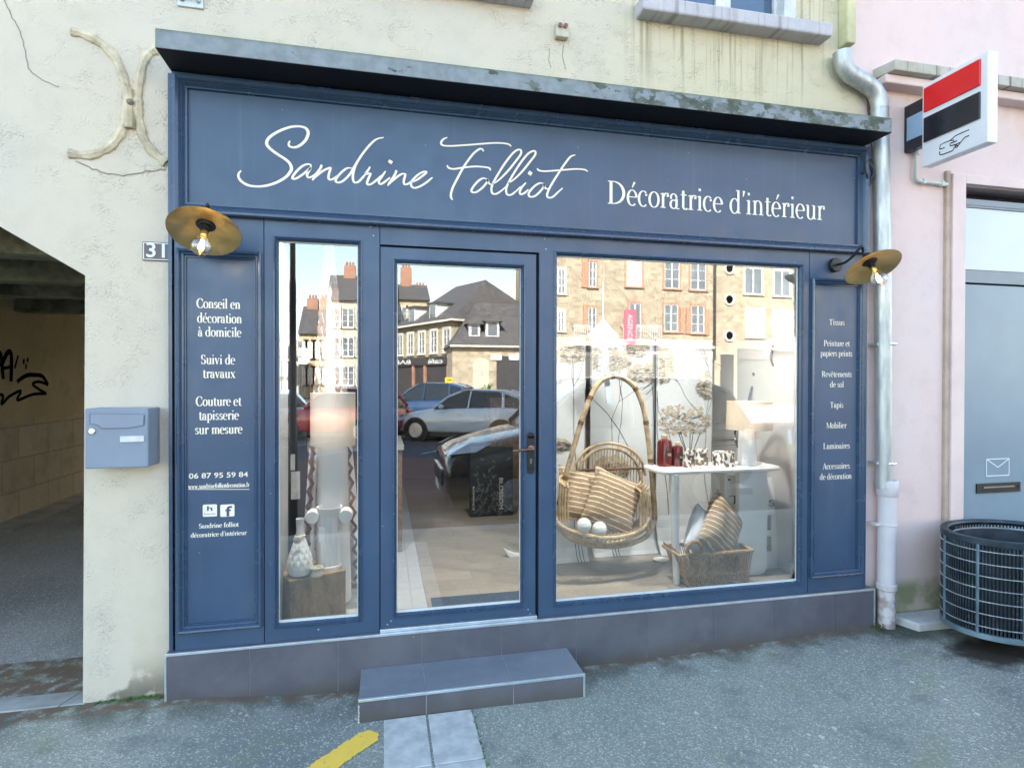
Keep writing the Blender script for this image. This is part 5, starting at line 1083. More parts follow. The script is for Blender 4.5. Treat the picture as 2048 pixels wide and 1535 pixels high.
MB().lathe([(rs, zs0), (rs*.97, zs1), (rs*.955, zs1), (rs*.985, zs0)], (xs_, LYY, 0), 40, closed=True).build('lamp_shade', MT['shade'], tl, smooth=True)
MB().sphere((xs_, LYY, (zs0+zs1)/2+.01), .022, 12, 8, sz=1.5).build('bulb', MT['filament'], tl, smooth=True); lamp_light(tl, (xs_, LYY-.03, (zs0+zs1)/2), .22)
sw1 = fp(1488, 915, LYY-.06); MB().sphere((sw1[0], LYY-.066, sw1[1]), .008, 10, 6).build('switch', MT['white'], tl, smooth=True)
# mirrors hung on leather straps on the right wall
MT['strap'] = mat('navy_leather', (.03, .055, .12), .45, .2, 30); MT['strap_dark'] = mat('dark_leather', (.03, .025, .022), .5, .3, 40)
mw = thing('strap_mirror', (2.86, .9, 1.6), 'mirror hung by a navy leather strap from a wall knob above the table lamp', 'mirror')
SY = .80
A = [fp(x_, y_, SY) for x_, y_ in ((1511, 748), (1505, 770), (1499, 795), (1493, 818))]; m = MB(); m.tube([(a_[0], SY, a_[1]) for a_ in catmull(A, 4)], .017, 4, flat=.25)
A = [fp(x_, y_, SY) for x_, y_ in ((1511, 748), (1519, 765), (1526, 790), (1532, 818))]; m.tube([(a_[0], SY, a_[1]) for a_ in catmull(A, 4)], .017, 4, flat=.25); m.build('strap', MT['strap'], mw)
c = fp(1510, 748, SY-.02); MB().sphere((c[0], SY-.02, c[1]), .021, 12, 8).build('knob', MT['black'], mw, smooth=True)
c = fp(1512, 868, SY+.02); MB().lathe([(.19, -.01), (.20, 0), (.19, .01)], (0, 0, 0), 40, Matrix.Translation((c[0], SY+.02, c[1])) @ _rot('X', R_(90))).build('mirror', mat('mirror_grey', (.5, .52, .53), .1, .03, metal=1), mw, smooth=True)
m2_ = thing('hanging_mirror', (2.85, .55, 1.75), 'tapered mirror with dark strap high on the right wall of the window', 'mirror')
P = [fp(x_, y_, .55) for x_, y_ in ((1545, 692), (1586, 694), (1589, 712), (1580, 732), (1552, 730), (1541, 712))]
MB().prism(P, .55, .565).build('mirror', mat('smoky_mirror', (.34, .32, .28), .15, .1, metal=.8), m2_, bevel=.004)
for L in (((1546, 692), (1541, 712), (1548, 735), (1558, 752)), ((1585, 694), (1590, 714), (1580, 738), (1566, 752)), ((1545, 692), (1565, 689), (1586, 694))):
    MB().tube([(a_[0], .545, a_[1]) for a_ in catmull([fp(*q_, .545) for q_ in L], 4)], .010, 6, flat=.6).build('strap', MT['strap_dark'], m2_)
# leaning sample board
sb = thing('sample_board', (2.62, .55, FZ), 'white board lettered with two small photographs, leaning behind the slab leg', 'board')
BYy = .47; b0 = fp(1448, 1160, BYy); bl_, brt = fp(1452, 950, BYy), fp(1560, 962, BYy); wid = fp(1548, 1150, BYy)[0]-fp(1440, 1150, BYy)[0]; hh = bl_[1]-FZ
Mb = Matrix.Translation((fp(1447, 1150, BYy)[0], BYy-.02, FZ)) @ _rot('Y', R_(5)) @ _rot('X', R_(-8))
bo = MB().box(0, wid, 0, .012, 0, hh, Mb).build('board', MT['console'], sb, bevel=.003)
tx = MB(); sv = MB(); serif_run(sv, 'Tissus', .03, wid-.03, hh*.70, .06, -.002); tx.add(sv.v, sv.f, Mb); tx.build('board_lettering', MT['ink'], bo)
for z in (.52, .30): MB().box(wid*.62, wid*.86, -.002, -.0005, hh*z-.055, hh*z+.055, Mb).build('photograph', mat('tiny_photo', (.20, .13, .12), .5, .7, 18), bo)
for u, v_ in ((.07, .95), (.93, .95), (.93, .03)): MB().lathe([(.008, 0), (.008, .004), (.002, .005)], (0, 0, 0), 10, Mb @ Matrix.Translation((wid*u, 0, hh*v_)) @ _rot('X', R_(90))).build('fixing', MT['black'], bo)
# basket with two cushions
KX0, KX1 = fp(1374, 1160, .25)[0], fp(1488, 1150, .25)[0]; KTX0, KTX1 = fp(1350, 1090, .25)[0], fp(1496, 1090, .25)[0]; KZ = fp(1420, 1112, .22)[1]+.03
bk = thing('basket', ((KX0+KX1)/2, .31, FZ), 'rectangular rattan basket with ring handle holding two cushions', 'basket')
m = MB(); rr = random.Random(2)
def bpt(u, t): # u around 0..1, t height 0..1
    xa_, xb_ = KX0+(KTX0-KX0)*t, KX1+(KTX1-KX1)*t; ya_, yb_ = .215-.025*t, .40+.025*t; w_, d_ = xb_-xa_, yb_-ya_; s = u*2*(w_+d_)
    if s < w_: return (xa_+s, ya_)
    s -= w_
    if s < d_: return (xb_, ya_+s)
    s -= d_
    if s < w_: return (xb_-s, yb_)
    return (xa_, yb_-(s-w_))
for i in range(92):
    u = i/92; a_, b_ = bpt(u, 0), bpt(u, 1); dip = 0; zt = KZ-.02*math.sin(u*2*math.pi*1.0)*0+(.03 if abs(u-.9) < .06 else 0); m.tube([(a_[0], a_[1], FZ+.004), (b_[0]+rr.uniform(-.003, .003), b_[1], zt)], .0040, 5)
m.build('staves', MT['basket'], bk)
m = MB()
for t_, rdd in ((.04, .008), (.33, .004), (1.0, .011)):
    m.tube([(*bpt(i/60, t_), FZ+.006+(KZ-FZ-.006)*t_) for i in range(60)], rdd, 7, closed=True)
m.build('rim_bands', MT['basket'], bk, smooth=True)
MB().slab([(KX0, .215), (KX1, .215), (KX1, .40), (KX0, .40)], FZ+.004, FZ+.012).build('base', MT['rattan_dark'], bk)
c = fp(1388, 1098, .195); MB().tube([(c[0]+.052*math.cos(2*math.pi*i/28), .188, c[1]+.055*math.sin(2*math.pi*i/28)) for i in range(28)], .013, 8, closed=True).build('handle', mat('bound_handle', (.33, .20, .10), .6, .3, 50), bk, smooth=True)
a = fp(1445, 1056, .30); cushion('cushion', .40, .40, .14, (a[0], .31, a[1]), (R_(-4), R_(38), R_(24)), MT['stripe'], 'tan striped cushion standing on its corner in the basket', 'tan striped cushions')
a = fp(1404, 1066, .35); cushion('cushion', .33, .33, .12, (a[0], .36, a[1]), (R_(0), R_(32), R_(30)), mat('white_linen', (.62, .67, .71), .9, .05, 20, .2, 200), 'plain white cushion behind the striped one in the basket')
# ---- narrow window display
CZ = .576
cu_ = thing('wooden_cube', (-.40, .35, FZ), 'brown wooden cube plinth in the narrow window carrying three vases', 'plinth')
A_, B_ = (-.512, .13), (-.213, .26); dxy = Vector((B_[0]-A_[0], B_[1]-A_[1])); nn_ = Vector((-dxy.y, dxy.x))
MB().slab([A_, B_, (B_[0]+nn_.x, B_[1]+nn_.y), (A_[0]+nn_.x, A_[1]+nn_.y)], FZ, CZ).build('block', mat('weathered_wood', (.26, .175, .095), .6, .35, 5, .25, 50, stretch=(3, 3, 1)), cu_, bevel=.006)
def m_diamond():
    t = NT('diamond_relief'); p = t.sep(); an_ = t.math('ARCTAN2', p[1], p[0]); k1 = t.math('SINE', t.math('ADD', t.math('MULTIPLY', an_, 11), t.math('MULTIPLY', p[2], 95))); k2 = t.math('SINE', t.math('SUBTRACT', t.math('MULTIPLY', an_, 11), t.math('MULTIPLY', p[2], 95)))
    h_ = t.math('MULTIPLY', t.math('MAXIMUM', k1, k2), t.ss(p[2], .20, .16)); t.pbr((.76, .75, .71), .6, nrm=t.bump(h_, .5, .004)); return t.m
bx_, by_ = gp(600, 1143, CZ); by_ = .225; bx_ = fp(600, 1143, by_)[0]
bv = thing('bottle_vase', (bx_, by_, CZ), 'white pear shaped bottle vase with diamond relief on the wooden cube', 'vase')
hv = fp(601, 1036, by_)[1]-CZ; rv = (fp(621, 1100, by_)[0]-fp(564, 1100, by_)[0])/2*.95
MB().lathe([(rv*.55, 0), (rv*.8, .008), (rv*.98, .035), (rv, .06), (rv*.88, hv*.33), (rv*.62, hv*.5), (rv*.36, hv*.68), (rv*.27, hv*.78), (rv*.30, hv*.98), (rv*.31, hv), (rv*.25, hv), (rv*.22, hv*.85)], (bx_, by_, CZ), 28).build('body', m_diamond(), bv, smooth=True)
MB().lathe([(.018, -.004), (.023, 0), (.018, .004)], (0, 0, 0), 12, Matrix.Translation((bx_-.008, by_-.05, CZ+hv*.66)) @ _rot('X', R_(90))).build('string_bow', MT['cork'], bv, smooth=True)
MB().tube([(bx_+.03*math.cos(2*math.pi*i/14), by_+.03*math.sin(2*math.pi*i/14), CZ+hv*.70) for i in range(14)], .003, 5, closed=True).build('string', MT['cork'], bv)
vy = .34; vx = fp(659, 1130, vy)[0]; vh = fp(659, 1012, vy)[1]-CZ
cv = thing('column_vase', (vx, vy, CZ), 'white fluted column vase with two round scroll ears on the wooden cube', 'vase')
rc = (fp(683, 1080, vy)[0]-fp(634, 1080, vy)[0])/2*.93
m = MB(); prof = []
for i in range(48): a = 2*math.pi*i/48; k_ = rc*(1-.07*(.5+.5*math.cos(a*12))); prof.append((vx+k_*math.cos(a), vy+k_*math.sin(a)))
m.slab(prof, CZ+.014, CZ+vh-.05); m.build('shaft', MT['warm_white'], cv)
MB().lathe([(rc*1.05, 0), (rc*1.06, .014), (rc*.98, .016)], (vx, vy, CZ), 28).build('foot', MT['warm_white'], cv, smooth=True)
MB().lathe([(rc*1.0, vh-.052), (rc*1.12, vh-.03), (rc*1.14, vh), (rc*1.02, vh), (rc*.96, vh-.05)], (vx, vy, CZ), 28).build('collar', MT['warm_white'], cv, smooth=True)
for s in (-1, 1): MB().lathe([(.012, -.04), (.036, -.04), (.041, -.034), (.041, .034), (.036, .04), (.012, .04)], (0, 0, 0), 22, Matrix.Translation((vx+s*(rc+.030), vy, CZ+vh-.055)) @ _rot('X', R_(90))).build('scroll', MT['warm_white'], cv, smooth=True)
tg = MB().box(-.017, .017, -.001, .001, -.045, .045, Matrix.Translation((vx-rc*.55, vy-rc*1.02, CZ+vh*.58)) @ _rot('Z', R_(-8))).build('paper_tag', MT['console'], cv)
py_ = .165; px_ = fp(632, 1148, py_)[0]; tag(MB().lathe([(.034, 0), (.036, .008), (.028, .018), (.027, .032), (.037, .044), (.036, .05), (.028, .05), (.024, .03), (.001, .028)], (px_, py_+.03, CZ), 22).build('cream_pot', mat('cream_clay', (.60, .53, .42), .7, .1, 20), smooth=True), 'small waisted cream pot on the front of the wooden cube', 'pot')
# floor lamp
fy = .47; fx = fp(666, 1100, fy)[0]
flp = thing('floor_lamp', (fx, fy, FZ), 'tall white column lamp with pink white drum shade in the narrow window', 'floor lamp')
zs0, zs1 = fp(665, 889, fy)[1], fp(665, 785, fy)[1]; rs = (fp(714, 840, fy)[0]-fp(617, 840, fy)[0])/2*.93
MB().lathe([(.085, FZ), (.108, FZ+.012), (.112, FZ+.03), (.10, FZ+.5), (.088, zs0+.03), (.02, zs0+.04)], (fx, fy, 0), 32).build('column', MT['warm_white'], flp, smooth=True)
MB().lathe([(rs, zs0), (rs, zs1), (rs*.985, zs1), (rs*.985, zs0)], (fx, fy, 0), 44, closed=True).build('lamp_shade', MT['shade_white'], flp, smooth=True)
MB().sphere((fx, fy, (zs0+zs1)/2), .022, 12, 8, sz=1.5).build('bulb', MT['filament'], flp, smooth=True); lamp_light(flp, (fx, fy-.03, (zs0+zs1)/2), .16)
# zigzag trimmed drape behind the lamp, hung from the ceiling
dy = .74
dp_ = thing('fabric_drape', (fp(660, 900, dy)[0], dy, FZ), 'white hanging drape flaring downwards with brown zigzag trim behind the floor lamp', 'drape')
tl_, tr2, bl2, br2 = fp(648, 486, dy), fp(668, 486, dy), fp(598, 1195, dy), fp(728, 1195, dy)
def dpt(u, t): xl = tl_[0]+(bl2[0]-tl_[0])*t; xr = tr2[0]+(br2[0]-tr2[0])*t; return xl+(xr-xl)*u, tl_[1]+(FZ+.03-tl_[1])*t
m = MB(); NU, NV = 36, 24
fold = lambda u, t: dy+.045*t*math.sin(u*2*math.pi*4+1)
for j in range(NV+1):
    for i in range(NU+1): x, z = dpt(i/NU, j/NV); m.v.append((x, fold(i/NU, j/NV), z))
for j in range(NV):
    for i in range(NU): k = j*(NU+1)+i; m.f.append((k, k+1, k+NU+2, k+NU+1))
m.build('cloth', mat('white_cotton', (.86, .86, .86), .9, .03, 10, .1, 200), dp_, smooth=True)
zg = mat('brown_zigzag', (.23, .15, .115), .9, .1, 40)
for u0 in (.10, .29, .72, .92):
    m = MB(); pts = []; nz = 40
    for j in range(nz+1):
        t = .12+.86*j/nz; x, z = dpt(u0+(.045 if j % 2 else -.045), t); pts.append((x, fold(u0, t)-.055*t-.004, z))
    vs = []
    for x, y, z in pts: vs += [(x-.011, y, z-.013), (x+.011, y, z+.013)]
    vs = []
    for x, y, z in pts: vs += [(x-.0115, y, z), (x+.0115, y, z)]
    m.add(vs, [(2*i, 2*i+1, 2*i+3, 2*i+2) for i in range(nz)]); m.build('zigzag_trim', zg, dp_)
MB().tube([(tl_[0], dy, tl_[1]-.002), (tr2[0], dy, tl_[1]-.002)], .01, 8).tube([((tl_[0]+tr2[0])/2, dy, tl_[1]), ((tl_[0]+tr2[0])/2, dy, 2.62)], .004, 6).build('hanging_rod', MT['alu'], dp_)
# cards at the back left; dark sheet stands for the unlit interior
cd_ = thing('sketch_cards', (-.62, 1.1, FZ), 'pale sketch cards before a dark sheet standing for the dim interior, narrow window', 'stand')
MB().box(-.95, -.56, 1.25, 1.32, FZ, 2.2).build('dark_board', mat('dark_board', (.03, .035, .045), .7, .2), cd_)
for (xa_, ya_, xb_, yb_) in ((582, 998, 600, 942), (581, 940, 590, 908)): a = fp(xa_, ya_, 1.1); b = fp(xb_, yb_, 1.1); MB().box(a[0], b[0], 1.10, 1.104, a[1], b[1], None).build('card', mat('grey_card', (.55, .56, .56), .7, .15, 14), cd_)
# ------------------------------------------------------------------ the square opposite (what the shop glass mirrors)
def m_rubble(name, a, b, mort, bw=.42, rh=.2):
    t = NT(name); p = t.sep(); v = t.n('CombineXYZ'); t.l(t.math('ADD', p[0], p[1]), v.inputs[0]); t.l(p[2], v.inputs[1])
    dv = t.n('VectorMath'); dv.operation = 'ADD'; nz = t.n('TexNoise'); nz.inputs['Scale'].default_value = 1.7; t.l(t.obj, nz.inputs['Vector']); sc_v = t.n('VectorMath'); sc_v.operation = 'SCALE'; sc_v.inputs['Scale'].default_value = .16; t.l(nz.outputs['Color'], sc_v.inputs[0]); t.l(v.outputs[0], dv.inputs[0]); t.l(sc_v.outputs[0], dv.inputs[1])
    br = t.n('TexBrick'); t.l(dv.outputs[0], br.inputs['Vector']); br.inputs['Scale'].default_value = 1; br.inputs['Brick Width'].default_value = bw; br.inputs['Row Height'].default_value = rh; br.inputs['Mortar Size'].default_value = .014
    br.inputs['Color1'].default_value = (*a, 1); br.inputs['Color2'].default_value = (*b, 1); br.inputs['Mortar'].default_value = (*mort, 1)
    c = t.mix(t.ss(t.noise(1.3, 5), .35, .7, 0, .5), br.outputs['Color'], sc3(b, .8)); c = t.mix(t.ss(t.noise(6, 4), .55, .75, 0, .5), c, sc3(a, .55)); t.pbr(c, .95, nrm=t.bump(br.outputs['Fac'], -.4, .02), spec=.1); return t.m
ST1 = m_rubble('golden_rubble', (.52, .44, .32), (.33, .275, .20), (.46, .40, .31)); ST2 = m_rubble('grey_rubble', (.44, .38, .28), (.28, .24, .18), (.40, .35, .27)); ST3 = mat('ochre_render', (.46, .38, .25), .9, .15, 2); ST4 = mat('pale_render', (.52, .46, .36), .9, .12, 2)
SLATE = mat('slate_roof', (.085, .08, .08), .6, .25, 3, .3, 25, .02); BRICK = m_rubble('orange_brick', (.40, .185, .115), (.34, .15, .095), (.36, .26, .20), .25, .08)
WFR = mat('white_joinery', (.72, .72, .70), .5, .03); WPN = mat('curtain_sky_pane', (.15, .165, .18), .08, .2, 1, spec=.9); CURT = mat('closed_shutter', (.62, .56, .46), .8, .05); REDT = mat('rusty_red_trim', (.42, .235, .155), .8, .12, 8); PALE = mat('pale_stone_trim', (.60, .55, .46), .8, .08); DARKF = mat('dark_shop_fascia', (.045, .042, .045), .5, .1); GREYF = mat('taupe_shop_fascia', (.15, .135, .13), .6, .06)  # pane colour paints in curtains and a sky reflection
def house(nm, loc, label): return thing(nm, loc, label, 'building')
def window(par, x0, x1, z0, z1, y, trim, M_=None, style='sash'):
    t = .12
    w_ = MB().box(x0-t, x0, y, y+.07, z0, z1, M_).box(x1, x1+t, y, y+.07, z0, z1, M_).box(x0-t, x1+t, y, y+.07, z1, z1+t*1.3, M_).box(x0-t*1.3, x1+t*1.3, y, y+.14, z0-.1, z0, M_).build('window', trim, par, world=M_ is None)
    if style == 'shut': MB().box(x0, x1, y, y+.035, z0, z1, M_).build('shutter', CURT, w_, world=M_ is None); return w_
    MB().box(x0, x1, y, y+.008, z0, z1, M_).build('pane', WPN, w_, world=M_ is None)
    f = MB(); b = .055
    xm = (x0+x1)/2; f.box(x0, x0+b, y+.01, y+.03, z0, z1, M_).box(x1-b, x1, y+.01, y+.03, z0, z1, M_).box(x0+b, x1-b, y+.01, y+.03, z1-b, z1, M_).box(x0+b, x1-b, y+.01, y+.03, z0, z0+b, M_).box(xm-b*.8, xm+b*.8, y+.011, y+.031, z0+b, z1-b, M_)
    if style == 'sash':
        for k in (1, 2): z = z0+(z1-z0)*k/3; f.box(x0+b, xm-b*.8, y+.012, y+.027, z-.018, z+.018, M_).box(xm+b*.8, x1-b, y+.012, y+.027, z-.018, z+.018, M_)
    f.build('sash', WFR, w_, world=M_ is None); return w_
DD = 33.5; YB = GLASS_Y-DD
def X_(px, py=700, d=DD): return mp(px, py, d)[0]
def Z_(py, px=1250, d=DD): return mp(px, py, d)[2]
def win_px(par, r, trim, style='sash'):
    x0, y0, x1, y1 = r; window(par, X_(x0), X_(x1), Z_(y1, (x0+x1)/2), Z_(y0, (x0+x1)/2), YB, trim, None, style)
xD0, xD1, xE1 = X_(1092), X_(1428), X_(1900)
h = house('stone_house', (xD0, YB, 0), 'golden stone house with rusty red window trim above an optician, across the square')
MB().box(xD0, xD1-.01, YB-9, YB, -.2, 15).build('wall', ST1, h); MB().prism([(xD0-.2, 15), (xD1+.1, 15), (xD1-.5, 19), (xD0+.5, 19)], YB-9, YB+.3).build('roof', SLATE, h)
for r, s in (((1116, 539, 1129, 587), 'sash'), ((1252, 520, 1283, 573), 'shut'), ((1328, 520, 1358, 577), 'sash'), ((1380, 522, 1411, 580), 'sash'), ((1328, 609, 1355, 663), 'sash'), ((1382, 611, 1408, 666), 'sash'), ((1258, 607, 1281, 680), 'door'), ((1177, 524, 1192, 574), 'sash'), ((1176, 615, 1192, 660), 'sash'), ((1116, 622, 1128, 662), 'sash'), ((1252, 425, 1283, 480), 'sash'), ((1328, 425, 1358, 480), 'shut'), ((1380, 425, 1411, 480), 'sash'), ((1177, 430, 1192, 478), 'sash')): win_px(h, r, REDT if r[0] > 1160 else PALE, s)
for r in ((1163, 521, 1176, 578), (1166, 612, 1175, 662), (1359, 611, 1368, 664), (1409, 613, 1418, 667), (1371, 611, 1380, 665)): MB().box(X_(r[0]), X_(r[2]), YB, YB+.10, Z_(r[3]), Z_(r[1])).build('shutter', REDT, h)
def rail(par, xa, xb, za, zb):
    m = MB().box(xa, xb, YB+.55, YB+.6, zb-.05, zb).box(xa, xb, YB+.55, YB+.6, za, za+.05); n = int((xb-xa)/.13)
    for i in range(n+1): x = xa+(xb-xa)*i/n; m.box(x-.015, x+.015, YB+.56, YB+.59, za+.05, zb-.05)
    for x in (xa, xb-.03): m.box(x, x+.03, YB, YB+.55, zb-.05, zb)
    b = m.build('balcony_railing', WFR, par); MB().box(xa-.05, xb+.05, YB, YB+.65, za-.16, za-.01).build('balcony_slab', PALE, par)
rail(h, X_(1240), X_(1315), Z_(686), Z_(651)); rail(h, X_(1143), X_(1176), Z_(688), Z_(654))
MB().box(X_(1128), xD1-.05, YB, YB+.22, Z_(695), Z_(689)).build('cornice', mat('grey_cornice', (.36, .33, .29), .8, .1), h)
MB().box(X_(1120), xD1-.3, YB, YB+.12, Z_(714), Z_(699)).build('shop_fascia', GREYF, h)
MB().box(X_(1120), X_(1330), YB, YB+.06, 0, Z_(714)).build('shop_glazing', mat('dim_shop_glass', (.09, .09, .095), .1, .1, 1), h)
MB().box(X_(1410), xD1-.1, YB, YB+.10, 0, Z_(714)).box(X_(1330), X_(1410), YB, YB+.10, 0, .6).build('shop_base', GREYF, h)
MB().box(X_(1335), X_(1405), YB, YB+.05, .6, Z_(717)).build('lit_display', mat('shop_display', (.30, .25, .18), .6, .5, 2.5), h)
def shop_text(par, nm, txt, pxa, pxb, pya, pyb, y, m_, d=DD, bold=.01):       # reads normally in the street, so mirrored in the glass: text runs from larger x to smaller x
    k = MB(); xa, xb = mp(pxb, 700, d)[0], mp(pxa, 700, d)[0]; za, zb = mp((pxa+pxb)/2, pyb, d)[2], mp((pxa+pxb)/2, pya, d)[2]; sans_run(k, txt, xa, xb, za, zb, y, bold); return k.build(nm, m_, par)
shop_text(h, 'shop_lettering', 'Optic2000', 1236, 1302, 693.5, 708, YB+.125, WFR)
LIL = mat('lilac_disc', (.50, .40, .66), .6, .05)
for px in (1308, 1378): c = mp(px, 701, DD); r = .28; o_ = MB().lathe([(.001, 0), (r, 0), (r, .03), (.001, .03)], (0, 0, 0), 20, Matrix.Translation((c[0], YB+.15, c[2])) @ _rot('X', R_(90))).build('shop_disc', LIL, h)
MB().tube([(X_(1429), YB+.10, Z_(716)), (X_(1429), YB+.10, 15)], .055, 8).tube([(X_(1426), YB+.10, 0), (X_(1426), YB+.10, 15)], .05, 8).build('drainpipe', DARKF, h)
h2 = house('porthole_house', (xD1, YB, 0), 'golden stone house with three round windows, mirrored at the right of the display window')
MB().box(xD1+.01, xE1, YB-9, YB, -.2, 14.6).build('wall', ST1, h2); MB().prism([(xD1, 14.6), (xE1+.1, 14.6), (xE1-.5, 18.4), (xD1+.5, 18.4)], YB-9, YB+.3).build('roof', SLATE, h2)
for py in (537, 599, 671, 470):
    c = mp(1458, py, DD); o_ = MB().lathe([(.42, 0), (.42, .12), (.30, .12), (.28, .05), (.28, 0)], (0, 0, 0), 26, Matrix.Translation((c[0], YB, c[2])) @ _rot('X', R_(-90))).build('round_window', WFR, h2, smooth=True); MB().lathe([(.001, .045), (.29, .045)], (0, 0, 0), 24, Matrix.Translation((c[0], YB, c[2])) @ _rot('X', R_(-90))).build('pane', mat('frosted_pane', (.26, .25, .23), .5, .2, 3), o_)
for r, s in (((1488, 536, 1523, 588), 'curt'), ((1547, 541, 1579, 592), 'curt'), ((1492, 619, 1526, 674), 'shut'), ((1546, 623, 1584, 688), 'shut'), ((1610, 545, 1640, 595), 'curt'), ((1610, 625, 1640, 680), 'curt'), ((1488, 440, 1523, 490), 'curt'), ((1547, 445, 1579, 495), 'curt')): win_px(h2, r, PALE, s)
rail(h2, X_(1541), X_(1599), Z_(692), Z_(660))
MB().box(X_(1441), X_(1467), YB, YB+.05, 0, Z_(706)).build('house_door', DARKF, h2); MB().box(X_(1475), xE1-.5, YB, YB+.12, Z_(716), Z_(693)).build('shop_fascia', GREYF, h2); MB().box(X_(1475), xE1-.5, YB, YB+.06, 0, Z_(716)).build('shop_glazing', mat('grey_shop_glass', (.10, .105, .11), .12, .1, 1), h2)
c = mp(1531, 704, DD); MB().lathe([(.001, 0), (.3, 0), (.3, .03), (.001, .03)], (0, 0, 0), 20, Matrix.Translation((c[0], YB+.15, c[2])) @ _rot('X', R_(90))).build('shop_disc', LIL, h2)
bn = thing('banner', (X_(1250), YB+.8, Z_(691)), 'pink banner hung beside the balcony door of the stone house', 'banner'); a = mp(1238, 691, DD); b = mp(1262, 622, DD)
MB().box(a[0], b[0], YB+.80, YB+.82, a[2], b[2]).build('cloth', mat('pink_banner', (.72, .12, .17), .7, .05), bn); MB().tube([(b[0]-.02, YB, b[2]+.03), (b[0]-.02, YB+.82, b[2]+.03)], .02, 6).build('pole', DARKF, bn); k = MB(); vert_text(k, 'AGENCE', (a[0]+b[0])/2, a[2]+.3, b[2]-.3, .35, YB+.825); k.build('banner_print', mat('white_print', (.75, .6, .6), .7, .02), bn)
# low house with two dormers
DC = 33.2; YC = GLASS_Y-DC; xC0, xC1 = mp(905, 700, DC)[0], mp(1088, 700, DC)[0]; zC = mp(975, 693, DC)[2]; zR = mp(1000, 606, DC+3)[2]
hcs = house('low_stone_house', (xC0, YC, 0), 'low stone house with steep slate roof, two dormers and an arched doorway')
MB().box(xC0, xC1, YC-7, YC, -.2, zC).build('wall', ST1, hcs)
MB().add([(xC0-.2, YC+.25, zC), (xC1+.1, YC+.25, zC), (xC1+.1, YC-7, zC), (xC0-.2, YC-7, zC), (xC0+2.0, YC-3.2, zR), (xC1, YC-3.2, zR)], [(0, 1, 5, 4), (2, 3, 4, 5), (0, 4, 3), (1, 2, 5), (0, 3, 2, 1)]).build('roof', SLATE, hcs)
MB().box(xC0-.2, xC1+.1, YC+.25, YC+.36, zC-.05, zC+.07).build('gutter', PALE, hcs)
for pxa, pxb, pya, pyb in ((945, 958, 650, 672), (979, 997, 644, 672)):
    xa, xb = mp(pxa, 660, DC)[0], mp(pxb, 660, DC)[0]; za, zb = mp(970, pyb, DC)[2], mp(970, pya, DC)[2]
    dmr = MB().box(xa-.15, xb+.15, YC-3, YC-.5, za, zb+.1).build('dormer', WFR, hcs); MB().prism([(xa-.4, zb+.1), (xb+.4, zb+.1), ((xa+xb)/2, zb+.75)], YC-3.2, YC-.25).build('dormer_roof', SLATE, dmr); MB().box(xa, xb, YC-.5, YC-.47, za+.1, zb).build('pane', WPN, dmr)
xa, xb = mp(946, 740, DC)[0], mp(978, 740, DC)[0]; P = [(xa, 0), (xb, 0)]+[((xa+xb)/2+(xb-xa)/2*math.cos(R_(k*15)), 2.6+(xb-xa)/2*math.sin(R_(k*15))) for k in range(13)]
MB().prism(P, YC-.02, YC+.04).build('arched_doorway', ST4, hcs)
MB().box(mp(993, 740, DC)[0], xC1-.3, YC, YC+.06, 0, mp(1015, 712, DC)[2]).build('shop_opening', DARKF, hcs)
for px in (992, 1028): c = mp(px, 714, DC); MB().box(c[0]-.35, c[0]+.35, YC+.06, YC+.10, c[2]-.18, c[2]+.18).build('shop_plate', WFR, hcs)
# street house with the gray mansard
def frame_of(p0, p1): e = Vector((p1[0]-p0[0], p1[1]-p0[1])); L = e.length; e.normalize(); return e, L
p0 = mp(908, 640, 36.0); p1 = mp(790, 660, 44.0); e1, L1 = frame_of(p0, p1); zE = p0[2]
ang = math.atan2(-e1.y, -e1.x)       # local +x runs from far end to the near corner; local +y out of the facade
hb = house('mansard_house', (p0[0], p0[1], 0), 'stone house with large grey hipped roof and bars below, mirrored in the door'); hb.rotation_euler = (0, 0, ang)
nrm_sign = 1
# decide which side faces the viewer: the facade normal must point towards the shop
nloc = Vector((-math.sin(ang), math.cos(ang)));
if nloc.y < 0 and False: pass
W2 = 9.0
MB().box(-L1, 0, -W2, 0, -.2, zE).build('wall', ST2, hb, world=False)
zr = zE+3.6
MB().add([(-L1-.2, .3, zE), (.25, .3, zE), (.25, -W2-.3, zE), (-L1-.2, -W2-.3, zE), (-L1+2, -W2/2, zr), (-2.6, -W2/2, zr)], [(0, 1, 5, 4), (2, 3, 4, 5), (1, 2, 5), (3, 0, 4), (3, 2, 1, 0)]).build('roof', SLATE, hb, world=False)
MB().box(-L1-.2, .25, .30, .42, zE-.06, zE+.08).box(.25, .37, -W2-.3, .42, zE-.06, zE+.08).build('gutter', PALE, hb, world=False)
for i in range(5): x = -L1+.9+i*(L1-1.8)/4; window(hb, x-.42, x+.42, zE-2.15, zE-.55, 0, PALE, Matrix.Identity(4))
Ms = Matrix.Rotation(R_(-90), 4, 'Z')
for y in (-2.2, -5.2): window(hb, -y-.45, -y+.45, zE-2.0, zE-.8, 0, PALE, Matrix.Translation((0, 0, 0)) @ Matrix.Rotation(R_(-90), 4, 'Z'))
for i in range(2): x = -L1+2.2+i*3.2; dmr = MB().box(x-.5, x+.5, -2.2, -.35, zE+.2, zE+1.5).build('dormer', WFR, hb, world=False); MB().box(x-.7, x+.7, -2.6, -.2, zE+1.5, zE+1.62).build('dormer_roof', SLATE, dmr, world=False); MB().box(x-.38, x+.38, -.35, -.32, zE+.35, zE+1.35).build('pane', WPN, dmr, world=False)
MB().box(-L1, -.3, 0, .25, 2.75, 3.35).build('shop_fascia', DARKF, hb, world=False); MB().box(-L1, -.3, 0, .1, 0, 2.75).build('shop_glazing', DARKF, hb, world=False)
